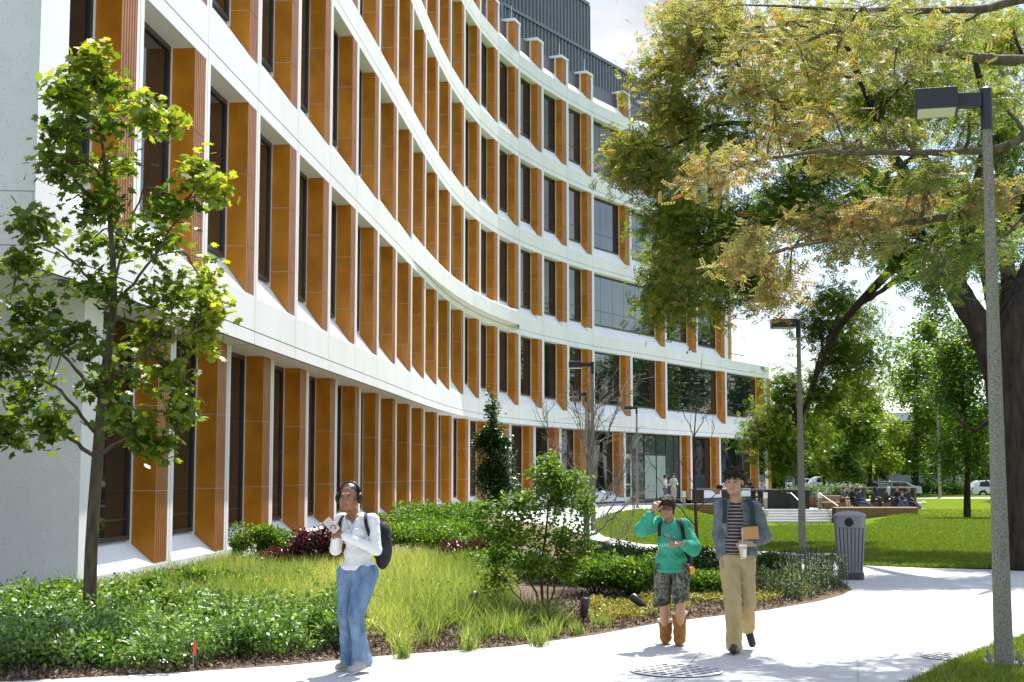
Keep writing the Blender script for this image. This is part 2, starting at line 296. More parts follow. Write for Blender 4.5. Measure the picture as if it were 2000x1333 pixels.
for fl in range(6):
    last = 22 if fl <= 1 else 21
    m = MB(); inset = INSET if fl == 0 else 0
    absent = {0: {19}, 1: {20}, 2: {18}, 3: {19}, 4: set(), 5: set()}[fl]
    js = [j for j in range(-2, last+1) if not (j > 17 and j in absent)]
    if fl == 0: js = js[1:]
    zs = .32 if fl == 0 else G[fl-1]+.66
    zt = G[fl]-.25 if fl < 5 else G[4]+2.12
    for a, b in zip(js, js[1:]):
        fn, w = bay(a, b, inset)
        key = (P[a]+P[b]).length/2
        foot = (fl == 2 and b >= 11 and b <= 17)
        slopeh = .40 if (fl == 0) else .66
        entrance = fl == 0 and a == 18
        pier = .88 if a == -2 else .17
        if fl < 5:
            frame_bay(m, fn, w, zs if not entrance else .02, zt, True, slopeh if not entrance else .0, sl=not entrance, pier=pier)
        else:
            m.quad(fn(.002, 0, zs), fn(w-.002, 0, zs), fn(w-.002, D+.05, zs+.6), fn(.002, D+.05, zs+.6))
            for q0, q1 in ((.0, .17), (w-.12, w)): m.box((q0, 0, zs), (q1, D, zt), 0, fn)
            m.box((w-.84, .36, zs+.4), (w-.75, D, zt), 0, fn)
        zb = G[fl-1]+.70 if fl else .34
        if foot:
            zb = G[fl-1]+1.0
            m.box((w-.75, .02, zb-.5), (w-.12, .40, zb-.003), 0, fn)
        if fl == 0 and entrance: zb = .1
        if fl == 5:
            add_fin(fn, w, zb, zt, key+8, .47)
        else:
            f0 = len(fins)
            add_fin(fn, w, zb, zt, key, slope=0 if (foot or entrance) else (slopeh*.38/.47-.035))
        z0 = (zs+slopeh+.02) if fl < 5 else None
        if fl < 5 and not entrance:
            mull = []; rail = None
            if w > 4.5:
                q = pier+1.6
                while q < w-2: mull.append(q); q += 1.55
                rail = z0+.85
            elif fl == 0: rail = 1.05
            elif fl >= 2 and a >= 14: rail = z0+.85
            add_window(fn, pier+.002, w-.852, z0-.02, zt-.003, key, mull, rail)
        if fl < 5:
            pass
    if fl == 0:
        for a, b in zip(js, js[1:]):                              # plinth under the sills and the deep soffit of the overhang
            fn, w = bay(a, b, INSET)
            if a != 18: m.quad(fn(.006, 0, .12), fn(w-.006, 0, .12), fn(w-.006, 0, .32), fn(.006, 0, .32)); m.quad(fn(0, .03, -1.5), fn(w, .03, -1.5), fn(w, .03, .32), fn(0, .03, .32), 1)
        for a in range(-2, 22):
            fn, w = bay(a, a+1); m.quad(fn(-.05, .05, G[0]-.252), fn(-.05, .6, G[0]-.252), fn(w+.05, .6, G[0]-.252), fn(w+.05, .05, G[0]-.252))
    if fl >= 1:
        jb = list(range(-2, last+1)) if fl != 2 else list(range(-2, 22+1))
    # band fl-1 belongs to this floor's frame
    if fl >= 1:
        k = fl-1; lastb = 22 if k <= 1 else 21
        for a in range(-2, lastb):
            fn, w = bay(a, a+1); band_bay(m, fn, w, G[k])
        if k == 1:
            fn, w = bay(21, 22)
            m.quad(fn(0, 0, G[1]+.66), fn(w, 0, G[1]+.66), fn(w-.9, 1.2, G[1]+1.35), fn(0, 1.2, G[1]+1.35))
    if fl == 2:                                                    # tapering ledge where the upper storeys step back
        pts = []
        for j in range(7, 14):
            t = (P[j+1]-P[j-1]).normalized(); o = Vector((t.y, -t.x)); q = .62*((j-7)/6.0)**1.1
            pts.append((P[j], P[j]+o*q))
        t = (P[14]-P[13]).normalized(); o = Vector((t.y, -t.x)); pts.append((P[13]+t*1.6, P[13]+t*1.3+o*.66)); 
        for (i0, o0), (i1, o1) in zip(pts, pts[1:]):
            z0, z1, z2 = G[1]+.012, G[1]+.655, G[1]+.93
            m.quad((o0.x, o0.y, z0), (o1.x, o1.y, z0), (o1.x, o1.y, z1), (o0.x, o0.y, z1))
            m.quad((o0.x, o0.y, z1), (o1.x, o1.y, z1), (i1.x, i1.y, z2), (i0.x, i0.y, z2))
            m.quad((i0.x, i0.y, z0), (i1.x, i1.y, z0), (o1.x, o1.y, z0), (o0.x, o0.y, z0))
        i1, o1 = pts[-1]; tt = P[14]
        m.add([(o1.x, o1.y, z0), (tt.x, tt.y, z0), (tt.x, tt.y, z1), (o1.x, o1.y, z1), (i1.x, i1.y, z2)], ((0, 1, 2, 3), (3, 2, 4)))
    # end walls at the left (outside the slope they belong to the frame mesh)
    if fl >= 1:
        a, b = P[-2], Vector((-14, 16.3)); lo = G[fl-1]-.25; hi = (G[fl]-.25) if fl < 5 else G[4]+2
        gz = G[fl-1]
        for z0, z1 in ((lo, gz-.005), (gz+.005, gz+.656), (gz+.664, hi)):
            m.quad((a.x, a.y, z0), (b.x, b.y, z0), (b.x, b.y, z1), (a.x, a.y, z1), 2)
        m.quad((a.x, a.y+.02, lo), (b.x, b.y+.02, lo), (b.x, b.y+.02, hi), (a.x, a.y+.02, hi), 1)
        if fl == 1: m.quad((a.x, a.y, lo), (a.x-.5, 20.5, lo), (-14, 20.5, lo), (b.x, b.y, lo))
    else:
        fn, w = bay(-2, -1, INSET); c0 = fn(w-.55, 0, 0); m.quad((c0[0], c0[1], .15), (-14, 19.4, .15), (-14, 19.4, G[0]-.2), (c0[0], c0[1], G[0]-.2), 2)
        m.quad((c0[0], c0[1]+.03, -.3), (-14, 19.43, -.3), (-14, 19.43, .2), (c0[0], c0[1]+.03, .2), 1)
        m.quad(c0[:2]+(.12,), fn(w+.006, 0, .12), fn(w+.006, 0, G[0]-.25), c0[:2]+(G[0]-.25,))
    if fl < 5: nm = 'concrete_frame'
    else:
        nm = 'parapet'
    bpart(m, nm, [M_CONC, M_GAP, M_SPECK])
# corner fins past the last joint, seen end-on
for fl in range(5):
    j = 22 if fl <= 1 else 21; t = (P[j]-P[j-1]).normalized(); n = Vector((-t.y, t.x)); o = P[j]
    def fn(u, d, z, t=t, n=n, o=o): return (o.x+n.x*u+t.x*(1.1-d), o.y+n.y*u+t.y*(1.1-d), z)
    zb = G[fl-1]+.7 if fl else .3
    mm = MB(); mm.box((-.05, .0, zb), (.35, .55, G[fl]-.25), 0, fn); bpart(mm, 'terracotta_fin', [M_TILE])
    m2 = MB(); m2.box((.0, .0, G[fl]-.25), (1.5, 1.1, G[fl]+.66), 0, fn); m2.box((-.0, .0, zb-.05), (.05, 1.1, G[fl]-.25), 0, fn); bpart(m2, 'corner_block', [M_CONC])
fins.sort(key=lambda q: q[0]); wins.sort(key=lambda q: q[0])
for k, m in fins[:95]: bpart(m, 'terracotta_fin', [M_TILE, M_RIB, M_GROUT])
rest = MB()
for k, m in fins[95:]:
    b = len(rest.v); rest.v += m.v; rest.f += [tuple(i+b for i in f) for f in m.f]; rest.m += m.m
bpart(rest, 'terracotta_fins', [M_TILE, M_RIB, M_GROUT], kind='stuff')
rest = MB()
for i, (k, fr, pn) in enumerate(wins):
    if i < 100:
        w = bpart(fr, 'window', [M_FRAME]); p = pn.build('pane', [M_GLASS2 if k > 78 else M_GLASS], w)
    else:
        for q, mi in ((fr, 0), (pn, 1)):
            b = len(rest.v); rest.v += q.v; rest.f += [tuple(i+b for i in f) for f in q.f]; rest.m += [mi]*len(q.f)
bpart(rest, 'windows', [M_FRAME, M_GLASS2], kind='stuff')
# core mass, roof
m = MB(); inner = []
for j in range(-2, 23):
    a = P[max(j-1, -2)]; b = P[min(j+1, 22)]; t = (b-a).normalized(); n = Vector((-t.y, t.x)); q = P[j]+n*(.49 if j > -2 else .3); inner.append((q.x, q.y))
inner[0] = (inner[0][0]-.2, inner[0][1]+.35)
back = [(12, 118), (-40, 118), (-40, 16.75)]
m2 = MB()
low = inner+back; m.prism(low, G[0]-.2, G[1]+.6)
up = inner[:-1]+back; m.prism(up, G[1]+.55, G[4]+.9)
inn0 = []
for j in range(-1, 23):
    a = P[max(j-1, -2)]; b = P[min(j+1, 22)]; t = (b-a).normalized(); n = Vector((-t.y, t.x)); q = P[j]+n*(.99 if j > -1 else 1.1); inn0.append((q.x, q.y))
inn0[0] = (inn0[0][0], inn0[0][1]-.2)
m.prism(inn0+[(12, 118), (-40, 118), (-40, 20.5)], -.5, G[0]-.22)
bpart(m, 'inner_wall', [M_DARK])
# parapet panels and metal penthouse
m = MB()
for a in range(-2, 21):
    fn, w = bay(a, a+1); m.quad(fn(.17, D, G[4]+1.2), fn(w-.84, D, G[4]+1.2), fn(w-.84, D, G[4]+1.9), fn(.17, D, G[4]+1.9)); m.quad(fn(0, .44, G[4]+.6), fn(w, .44, G[4]+.6), fn(w, .44, G[4]+1.92), fn(0, .44, G[4]+1.92))
    m.box((0, .42, G[4]+1.92), (w, .62, G[4]+1.97), 0, fn)
bpart(m, 'parapet_panel', [M_METALP])
for j in range(-1, 22):
    fn, w = bay(j-1, j); m = MB(); m.box((w-.9, -.05, G[4]+2.125), (w+.12, .75, G[4]+2.27), 0, fn); bpart(m, 'pier_cap', [M_CONC])
tP, nP = Vector((.503, .864)), Vector((-.864, .503)); Q = P[17]+nP*4
def pf(s, d, z): return (Q.x+tP.x*s+nP.x*d, Q.y+tP.y*s+nP.y*d, z)
def ribwall(m, s0, s1, z0, z1, d=0):
    s = s0; prof = []
    while s < s1: prof += [(s, d), (s+.16, d), (s+.20, d+.09), (s+.40, d+.09), (s+.44, d)]; s += .44
    vs = [pf(a, b, z0) for a, b in prof]+[pf(a, b, z1) for a, b in prof]; q = len(prof)
    m.add(vs, [(i, i+1, q+i+1, q+i) for i in range(q-1)])
m = MB(); ribwall(m, -60, 26, G[4]+.9, 29.0); m.box((-60, -.06, 28.86), (26.1, .3, 29.06), 0, pf); m.box((-60, .09, G[4]+.8), (26, 9, 28.95), 0, pf)
ribwall(m, -60, 7.5, 29.06, 32.1, .02); m.box((-60, -.04, 32.05), (7.55, .3, 32.25), 0, pf); m.box((-60, .11, 29), (7.45, 8, 32.1), 0, pf)
m.box((-3.9, -.12, G[4]+.9), (-3.6, .1, 29.0), 0, pf)
bpart(m, 'rooftop_screen', [M_METAL])
for s in (-7.2, -3.0, 1.2):
    pass
for j in (14, 17, 16):
    fn, w = bay(j-1, j); m = MB(); m.tube([fn(w-.4, .3, G[4]+2.27), fn(w-.4, .3, G[4]+3.1)], .022, 6); bpart(m, 'lightning_rod', [M_ALU])
m = MB(); mfn, mw = bay(21, 22)
m.add([mfn(.4, 2.0, G[1]+1.2), mfn(mw*.62, 2.0, G[1]+1.2), mfn(mw*.50, 2.1, G[1]+2.5), mfn(mw*.38, 2.1, G[1]+2.95), mfn(.3, 2.1, G[1]+3.2), mfn(.4, 6, G[1]+1.2), mfn(mw*.62, 6, G[1]+1.2), mfn(mw*.50, 6, G[1]+2.5), mfn(mw*.38, 6, G[1]+2.95), mfn(.3, 6, G[1]+3.2)], ((0, 1, 2, 3, 4), (5, 9, 8, 7, 6), (1, 6, 7, 2), (2, 7, 8, 3), (3, 8, 9, 4)))
m.box((0, 1.15, G[1]+1.2), (mw*.9, 6, G[1]+1.42), 0, mfn)
bpart(m, 'rooftop_unit', [M_METALP])
# entrance
efn, ew = bay(18, 20, INSET)
M_PGL = bpy.data.materials.new('pale_green_glass'); M_PGL.use_nodes = True
_b = M_PGL.node_tree.nodes['Principled BSDF']; _b.inputs['Base Color'].default_value = (.05, .075, .07, 1); _b.inputs['Roughness'].default_value = .03; _b.inputs['IOR'].default_value = 1.6
M_PALEPAN = mat('pale_green_panel', (.30, .38, .34), .25, spec=.8)
m = MB()
for u in (.17, 1.55, 3.6, 5.4, 6.9, 8.2, 9.0): m.box((u, D-.05, .1), (u+.07, D+.05, G[0]-.3), 0, efn)
m.box((.17, D-.045, 2.95), (9.0, D+.04, 3.03), 0, efn); m.box((.17, D-.05, .02), (9.0, D+.05, .14), 0, efn)
wf = bpart(m, 'entrance_screen', [M_FRAME])
m = MB(); m.quad(efn(.2, D, .1), efn(9, D, .1), efn(9, D, 4.2), efn(.2, D, 4.2)); m.build('pane', [M_PGL], wf)
m = MB(); m.quad(efn(5.5, D-.02, .2), efn(6.85, D-.02, .2), efn(6.85, D-.02, 2.9), efn(5.5, D-.02, 2.9)); m.quad(efn(3.7, D-.02, .2), efn(5.35, D-.02, .2), efn(5.35, D-.02, 2.9), efn(3.7, D-.02, 2.9)); m.build('pale_panel', [M_PALEPAN], wf)  # pale panels added in place of the interior, sized to brighten the entrance
m = MB()
m.box((.26, D-.14, .02), (.42, D-.07, 2.95), 0, efn); m.box((1.38, D-.14, .02), (1.55, D-.07, 2.95), 0, efn); m.box((.42, D-.14, 2.7), (1.38, D-.07, 2.95), 0, efn); m.box((.42, D-.14, .02), (1.38, D-.07, .35), 0, efn); m.box((.42, D-.14, 1.05), (1.38, D-.07, 1.15), 0, efn)
dr = bpart(m, 'door', [M_ALU]); m = MB(); m.tube([efn(1.33, D-.2, .95), efn(1.33, D-.2, 1.6)], .02, 6); m.build('handle', [M_ALU], dr)
m = MB(); m.quad(efn(.42, D-.1, .35), efn(1.38, D-.1, .35), efn(1.38, D-.1, 2.7), efn(.42, D-.1, 2.7)); m.build('pane', [M_GLASS], dr)
# ------------------------------------------------------------------ ground
def H(x, y):
    "terrain height: flat near the camera, falling gently towards the far right lawn"
    a = smooth01((y-42)/37.0); r = x/max(y, 1)
    b = smooth01((r-.095)/.085)*(1-.55*smooth01((r-.235)/.04))
    z = -1.0*a*b
    if y > 82: z += (.45*smooth01((y-82)/60))*b
    return z
M_MULCH = mat('bark_mulch', (.05, .032, .022), .95, (.24, .17, .12), 26, 8, .2, .9, 60, ramp=(.3, .75))
M_LAWN = mat('lawn_grass', (.085, .135, .012), 1.0, (.135, .19, .02), 3, 9, 0.0, .7, 90, ramp=(.3, .7))
M_PATH = mat('pale_concrete_path', (.43, .43, .415), .85, (.50, .50, .485), .6, 9, .2, .06, 120)
M_ROAD = mat('asphalt', (.05, .05, .052), .9, (.07, .07, .07), 8, 5, .3)
M_SOIL = mat('far_ground', (.05, .08, .012), .95, (.09, .13, .02), .4, 6, .1)
M_JOINT = mat('path_joint', (.30, .30, .29), .9)
def sheet(name, poly, mats, dz, step=2.0, **k):
    "polygon (world XY) triangulated on a grid draped over the terrain"
    me = bpy.data.meshes.new(name); bm = bmesh.new()
    vs = [bm.verts.new((x, y, 0)) for x, y in poly]; bm.faces.new(vs)
    xs = [p[0] for p in poly]; ys = [p[1] for p in poly]
    for ax, lo, hi in ((0, min(xs), max(xs)), (1, min(ys), max(ys))):
        q = lo+step
        while q < hi:
            co = (q, 0, 0) if ax == 0 else (0, q, 0); no = (1, 0, 0) if ax == 0 else (0, 1, 0)
            bmesh.ops.bisect_plane(bm, geom=bm.verts[:]+bm.edges[:]+bm.faces[:], plane_co=co, plane_no=no); q += step
    bmesh.ops.triangulate(bm, faces=bm.faces[:])
    for v in bm.verts: v.co.z = H(v.co.x, v.co.y)+dz
    bmesh.ops.recalc_face_normals(bm, faces=bm.faces[:])
    if sum(f.normal.z for f in bm.faces) < 0: bmesh.ops.reverse_faces(bm, faces=bm.faces[:])
    bm.to_mesh(me); bm.free()
    return link(name, me, mats, smooth=True, **k)
big = [(-400, -40), (400, -40), (400, 900), (-400, 900)]
def gl(*a): return [gp(x, y) for x, y in a]
# base ground
def grid(name, x0, x1, y0, y1, st, dz, mats, **k):
    nx = int((x1-x0)/st)+1; ny = int((y1-y0)/st)+1; m = MB()
    m.v = [(x0+i*st, y0+j*st, H(x0+i*st, y0+j*st)+dz) for j in range(ny) for i in range(nx)]
    m.f = [(j*nx+i, j*nx+i+1, (j+1)*nx+i+1, (j+1)*nx+i) for j in range(ny-1) for i in range(nx-1)]; m.m = [0]*len(m.f)
    return m.build(name, mats, smooth=True, **k)
grid('ground', -400, 400, -60, 900, 10, -.5, [M_SOIL], kind='structure')
# lawn between the paths and far lawns
BEDEDGE = [(-300, 1345), (0, 1331), (350, 1313), (560, 1299), (740, 1281), (1000, 1262), (1160, 1240), (1290, 1216), (1500, 1191), (1600, 1174), (1645, 1162), (1664, 1152), (1655, 1142), (1630, 1130), (1580, 1118)]
edge = [gp(*p) for p in BEDEDGE]
# path: everything between the bed, the near lawn corner and the big lawn
lawn_edge = [gp(*p) for p in [(2300, 1122), (2000, 1114), (1800, 1109), (1700, 1105), (1640, 1098), (1560, 1080), (1400, 1072), (1250, 1062), (1180, 1048), (1158, 1034), (1160, 1018), (1185, 1005), (1230, 997), (1300, 992)]]
sheet('main_path', [(-14, 5), (14, 5), (14, 26.0), (lawn_edge[0][0]+3, 26.6)]+lawn_edge[0:]+[(7.3, 76), (13.5, 92), (15, 100), (-3, 78), (-5.2, 60)]+[gp(x, y) for x, y in [(860, 1012), (1000, 1016), (1100, 1030), (1150, 1052), (1240, 1078), (1400, 1092), (1560, 1112)]]+edge[::-1]+[(-14, 12.2)], [M_PATH], -.004, 3, kind='structure')
sheet('lawn', lawn_edge+[(8, 80), (14.5, 98), (25, 118), (120, 118), (120, 26.6), (14.5, 26.6)], [M_LAWN], .012, 3, kind='structure')
sheet('planting_bed', edge+[gp(x, y) for x, y in [(1560, 1112), (1400, 1092), (1240, 1078), (1150, 1052), (1100, 1030), (1000, 1016), (860, 1012)]]+[(-5.2, 60), (-10, 45), (-10, 12.5)], [M_MULCH], .0, 2, kind='structure')
corner = [gp(*p) for p in [(1740, 1350), (1800, 1322), (1860, 1292), (1940, 1262), (2000, 1244), (2200, 1200)]]
sheet('lawn_corner', corner+[(9, 17.5), (12, 15), (12, 5), (3.3, 5)], [M_LAWN], .012, 1, kind='structure')
sheet('far_lawn', [(14, 122), (120, 122), (120, 140), (14, 140)], [M_LAWN], .0, 6, kind='structure')
sheet('road', [(-60, 143), (200, 143), (200, 156), (-60, 156)], [M_ROAD], .02, 8, kind='structure')
sheet('far_path', [(14, 118), (120, 118), (120, 121.9), (14, 121.9)], [M_PATH], .03, 6, kind='structure')
# joints scored in the path
jm = MB()
def score(a, b, w=.009):
    (x0, y0), (x1, y1) = gp(*a), gp(*b); d = Vector((x1-x0, y1-y0)).normalized(); n = Vector((-d.y, d.x))*w/2
    jm.quad((x0+n.x, y0+n.y, .002), (x0-n.x, y0-n.y, .002), (x1-n.x, y1-n.y, .002), (x1+n.x, y1+n.y, .002))
for a, b in (((1675, 1240), (1676, 1345)), ((1460, 1232), (1945, 1258)), ((1410, 1232), (1345, 1298)), ((1318, 1326), (1300, 1345)), ((1060, 1258), (940, 1333)), ((1700, 1190), (2080, 1196)), ((700, 1290), (560, 1340))): score(a, b)
jm.build('path_joints', [M_JOINT], kind='structure')
# ------------------------------------------------------------------ street furniture and terrace
M_AGG = mat('exposed_aggregate', (.13, .12, .10), .9, (.36, .33, .28), 75, 6, .2, .5, 120, ramp=(.38, .62))
M_BLACK = mat('black_painted_metal', (.018, .018, .02), .4)
M_LENS = mat('lamp_lens', (.62, .64, .50), .35)
M_GREY = mat('grey_plastic', (.20, .21, .215), .5, (.24, .25, .255), 3, 4, .4)
M_GREYD = mat('dark_grey_base', (.06, .062, .065), .6)
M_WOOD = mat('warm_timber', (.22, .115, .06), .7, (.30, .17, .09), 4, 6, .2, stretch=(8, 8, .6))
M_STEEL = mat('galvanised_steel', (.30, .30, .29), .45, metal=.7)
M_STEP = mat('concrete_step', (.48, .47, .45), .85, (.55, .54, .52), 3, 6, .2)
def gpt(px, py):
    z = 0
    for _ in range(25):
        x, y = gp(px, py, z); z = z*.5+H(x, y)*.5
    return x, y, H(x, y)
def lamp_post(px, py, label, ht=5.35, rb=.088, rt=.045, arm=.25, head=(.40, .38, .20), rz=-.26, base=True, lean=0, hz=-.18, place=None):
    x, y, z = place or gpt(px, py)
    r = empty('street_lamp', (x, y, z), label=label, cat='street lamp', group='lamp posts along the paths')
    m = MB(); m.tube([(0, 0, .0), (0, 0, ht-.42)], [rb, rt], 8, rot=.39); m.build('pole', [M_AGG], r)
    m = MB(); m.tube([(0, 0, ht-.42), (0, 0, ht-.02), (0, 0, ht)], [rt+.012, rt+.012, rt-.01], 16); m.build('sleeve', [M_BLACK], r, smooth=False)
    M = Matrix.Rotation(rz, 4, 'Z'); f = lambda a, b, c: tuple(M @ Vector((a, b, c)))
    m = MB(); x1 = -rt-arm
    m.box((x1, -.05, ht-.19), (-rt+.0, .05, ht-.06), 0, f); m.build('arm', [M_BLACK], r)
    m = MB(); hx, hy, hh = head; t = ht-.02
    m.box((x1-hx, -hy/2, t-hh), (x1, hy/2, t), 0, f); hd = m.build('lamp_head', [M_BLACK], r)
    bevel(hd, .008)
    m = MB(); m.box((x1-hx+.025, -hy/2+.025, t-hh-.012), (x1-.025, hy/2-.025, t-hh+.004), 0, f); m.build('lens', [M_LENS], hd)
    if base:
        m = MB(); m.box((-.17, -.17, .01), (.17, .17, .035), 0, f); b = m.build('base_plate', [M_STEEL], r)
        for a in (-1, 1):
            for c in (-1, 1):
                q = MB(); q.tube([f(a*.135, c*.135, .035), f(a*.135, c*.135, .13)], .012, 6); q.tube([f(a*.135, c*.135, .05), f(a*.135, c*.135, .075)], .024, 6); q.build('anchor_bolt', [M_STEEL], b)
    return r
lamp_post(1961, 1300, 'tall concrete lamp post at the right edge of the picture standing on near grass', ht=5.50, arm=.22)
lamp_post(1567, 1088, 'grey lamp post between the walking man and the litter bin with a flat black head', arm=.02, head=(.52, .40, .19), base=False, rz=-.05, place=(6.25, 30.8, -.2), ht=5.35)
_lp = bpy.data.objects['street_lamp.001']; _m = MB(); _m.box((-.35, -.25, .02), (.75, .3, .26)); bevel(_m.build('footing', [M_PATH], _lp), .02)
lamp_post(1160, 1037, 'pale lamp post rising behind the bare silvery tree', arm=.3, rz=0, ht=5.35, place=(2.55, 44.9, -.02))
lamp_post(1247, 994, 'lamp post at the path edge in front of the entrance door', arm=.22, rz=0, place=(6.5, 74.0, -.05), rb=.08)
lamp_post(1145, 1007, 'thin lamp post directly left of the pale lamp post behind the bare tree', arm=.25, rz=0, place=(3.1, 59.5, 0), ht=5.2)
lamp_post(1690, 945, 'distant lamp post behind the terrace tables among the far trees', arm=.3, rz=0, place=(32.4, 130, -.6), ht=5.6, rb=.12, rt=.09)
lamp_post(1828, 978, 'distant grey lamp post beside the far thick tree trunk', arm=.3, rz=0, place=(36.6, 122, -.75), ht=9.0, rb=.15, rt=.1)
# litter bin
def litter_bin():
    x, y, z = gpt(1662, 1131)
    r = empty('litter_bin', (x, y, 0), rz=-.28, label='grey slatted litter bin with domed lid at the bend of the path', cat='litter bin')
    def sec(h, w, z, n=8, rr=.35):
        pts = []; c = w/2; q = w/2*rr
        for k, (sx, sy) in enumerate(((1, -1), (1, 1), (-1, 1), (-1, -1))):
            cx, cy = sx*(c-q), sy*(c-q); a0 = (-math.pi/2, 0, math.pi/2, math.pi)[k]
            for j in range(5): a = a0+math.pi/2*j/4; pts.append((cx+q*math.cos(a), cy+q*math.sin(a), z))
        return pts
    def loft(m, secs, mi=0, cap=True):
        n = len(secs[0]); vs = [p for s_ in secs for p in s_]; fs = []
        for i in range(len(secs)-1):
            for k in range(n): fs.append((i*n+k, i*n+(k+1) % n, (i+1)*n+(k+1) % n, (i+1)*n+k))
        if cap: fs += [tuple(range(n-1, -1, -1)), tuple((len(secs)-1)*n+k for k in range(n))]
        m.add(vs, fs, mi)
    m = MB(); loft(m, [sec(0, .43, 0), sec(0, .43, .09), sec(0, .41, .10)]); m.build('base', [M_GREYD], r)
    m = MB(); loft(m, [sec(0, .355, .10), sec(0, .455, .86)]); m.build('liner', [M_GREYD], r)
    m = MB()
    for side in range(4):
        M = Matrix.Rotation(side*math.pi/2, 4, 'Z')
        for k in range(7):
            o = (k-3)*.0575
            def f(a, b, c): 
                s_ = .36+(.465-.36)*(c-.10)/.76; return tuple(M @ Vector((a*s_/.41, -s_/2-b, c)))
            m.box((o-.022, 0, .11), (o+.022, .016, .86), 0, f)
    m.build('slats', [M_GREY], r)
    m = MB(); loft(m, [sec(0, .505, .865), sec(0, .51, 1.045), sec(0, .53, 1.05), sec(0, .53, 1.075), sec(0, .46, 1.105, rr=.5), sec(0, .30, 1.13, rr=.8), sec(0, .06, 1.14, rr=1)]); h = m.build('lid', [M_GREY], r)
    for side in range(4):
        M = Matrix.Rotation(side*math.pi/2, 4, 'Z'); m = MB(); n = 20
        vs = [tuple(M @ Vector((.075*math.cos(2*math.pi*k/n)+.0, -.2565, .96+.075*math.sin(2*math.pi*k/n)))) for k in range(n)]
        m.add(vs, (tuple(range(n)),)); m.build('opening', [M_DARK], h)
litter_bin()
# access covers in the path
def cover(x, y, rad, label, nm='drain_grate'):
    r = empty(nm, (x, y, 0), label=label, cat='drain cover', group='round covers in the path')
    m = MB(); n = 48
    def ring(r0, r1, z): 
        vs = [(q*math.cos(2*math.pi*k/n), q*math.sin(2*math.pi*k/n), z) for q in (r0, r1) for k in range(n)]
        m.add(vs, [(k, n+k, n+(k+1) % n, (k+1) % n) for k in range(n)])
    ring(rad*.90, rad*.93, .006); m.build('rim_gap', [M_JOINT], r)
    m = MB(); vs = [(rad*.9*math.cos(2*math.pi*k/n), rad*.9*math.sin(2*math.pi*k/n), .005) for k in range(n)]; m.add(vs, (tuple(range(n)),)); m.build('plate', [mat('worn_cast_iron', (.50, .50, .49), .7, (.58, .58, .57), 20)], r)
    m = MB(); st = rad*.155
    for i in range(-5, 6):
        for j in range(-5, 6):
            a, b = i*st, j*st; 
            if (i+j) % 2 == 0 and rad*.16 < math.hypot(a, b) < rad*.80: m.rbox((a, b, .0085), (st*.8, st*.55, .002), .5)
    m.build('slot_pattern', [M_GAP], r)
cover(1.49, 13.06, .46, 'round drain grate with small holes in the foreground path')
cover(4.30, 14.05, .33, 'smaller round cover beside the near grass corner')
# uplights in the bed
for px, py, tl, ax, lb in ((908, 1200, .7, .3, 'black garden spotlight in the yellow-green grass'), (1139, 1222, .15, -.6, 'black garden spotlight standing right of the multi-stem shrub'), (1262, 1200, -.9, .2, 'black garden spotlight leaning over beside the girl in green')):
    x, y = gp(px, py); r = empty('garden_spotlight', (x, y, .03), rz=ax, label=lb, cat='garden light', group='black spotlights in the planting bed')
    m = MB(); m.tube([(0, 0, -.05), (0, 0, .08)], .012, 6); m.build('stake', [M_BLACK], r)
    s_, c_ = math.sin(tl), math.cos(tl); q = lambda t: (s_*t, 0, .05+c_*t)
    m = MB(); m.tube([q(0), q(.02), q(.16), q(.24)], [.02, .042, .052, .052], 14); m.tube([q(.23), q(.245)], [.045, .045], 14); m.build('lamp_body', [M_BLACK], r, smooth=True)
x, y = gp(377, 1316); r = empty('marker_flag', (x, y, .16), label='small red plastic marker flag in the pale ground cover', cat='flag')
m = MB(); m.tube([(0, 0, -.2), (0, 0, .18)], .003, 5); m.build('wire', [M_STEEL], r)
m = MB(); m.add([(0, -.01, .02), (0, -.01, .12), (.028, -.02, .11), (.022, .0, .03), (.032, -.01, -.01)], ((0, 1, 2, 3), (0, 3, 4))); m.build('flag_cloth', [mat('red_plastic', (.75, .01, .02), .4)], r)
# ---------------- terrace
ZT = -.27
ter = empty('terrace', (18, 84, 0), label='raised timber-edged terrace with concrete floor beyond the lawn', cat='terrace')
def tp(mb, nm, mats, root=ter, **k):
    o = mb.build(nm, mats, root, **k); o.location = -root.location; return o
def bx(m, pxa, pxb, Ya, Yb, za, zb, mi=0):
    "box between two photo columns at depths Ya..Yb"
    xa, xb = (pxa-1000)/FPX*1.0*Ya*.9957, (pxb-1000)/FPX*Ya*.9957; m.box((xa, Ya, za), (xb, Yb, zb), mi)
m = MB(); bx(m, 1420, 1640, 82.0, 100, -1.2, ZT); bx(m, 1630, 1784, 79.6, 100, -1.3, ZT); bx(m, 1342, 1500, 81, 95, -.9, ZT-.002); tp(m, 'terrace_floor', [M_STEP])
def slats(m, pxa, pxb, Y, z0, z1, dep=.5, cap=True):
    xa, xb = (pxa-1000)/FPX*Y, (pxb-1000)/FPX*Y; x = xa
    while x < xb: m.box((x, Y-.03, z0), (min(x+.11, xb), Y, z1-.05), 0); x += .125
    m.box((xa-.02, Y-.05, z1-.05), (xb+.02, Y+dep, z1), 1)
    m.box((xa+.01, Y+.003, z0), (xb-.01, Y+dep-.03, z1-.055), 2)
M_WOODT = mat('sunlit_timber_top', (.34, .25, .18), .7, (.42, .32, .23), 5, 6, .2, stretch=(1, 10, 1))
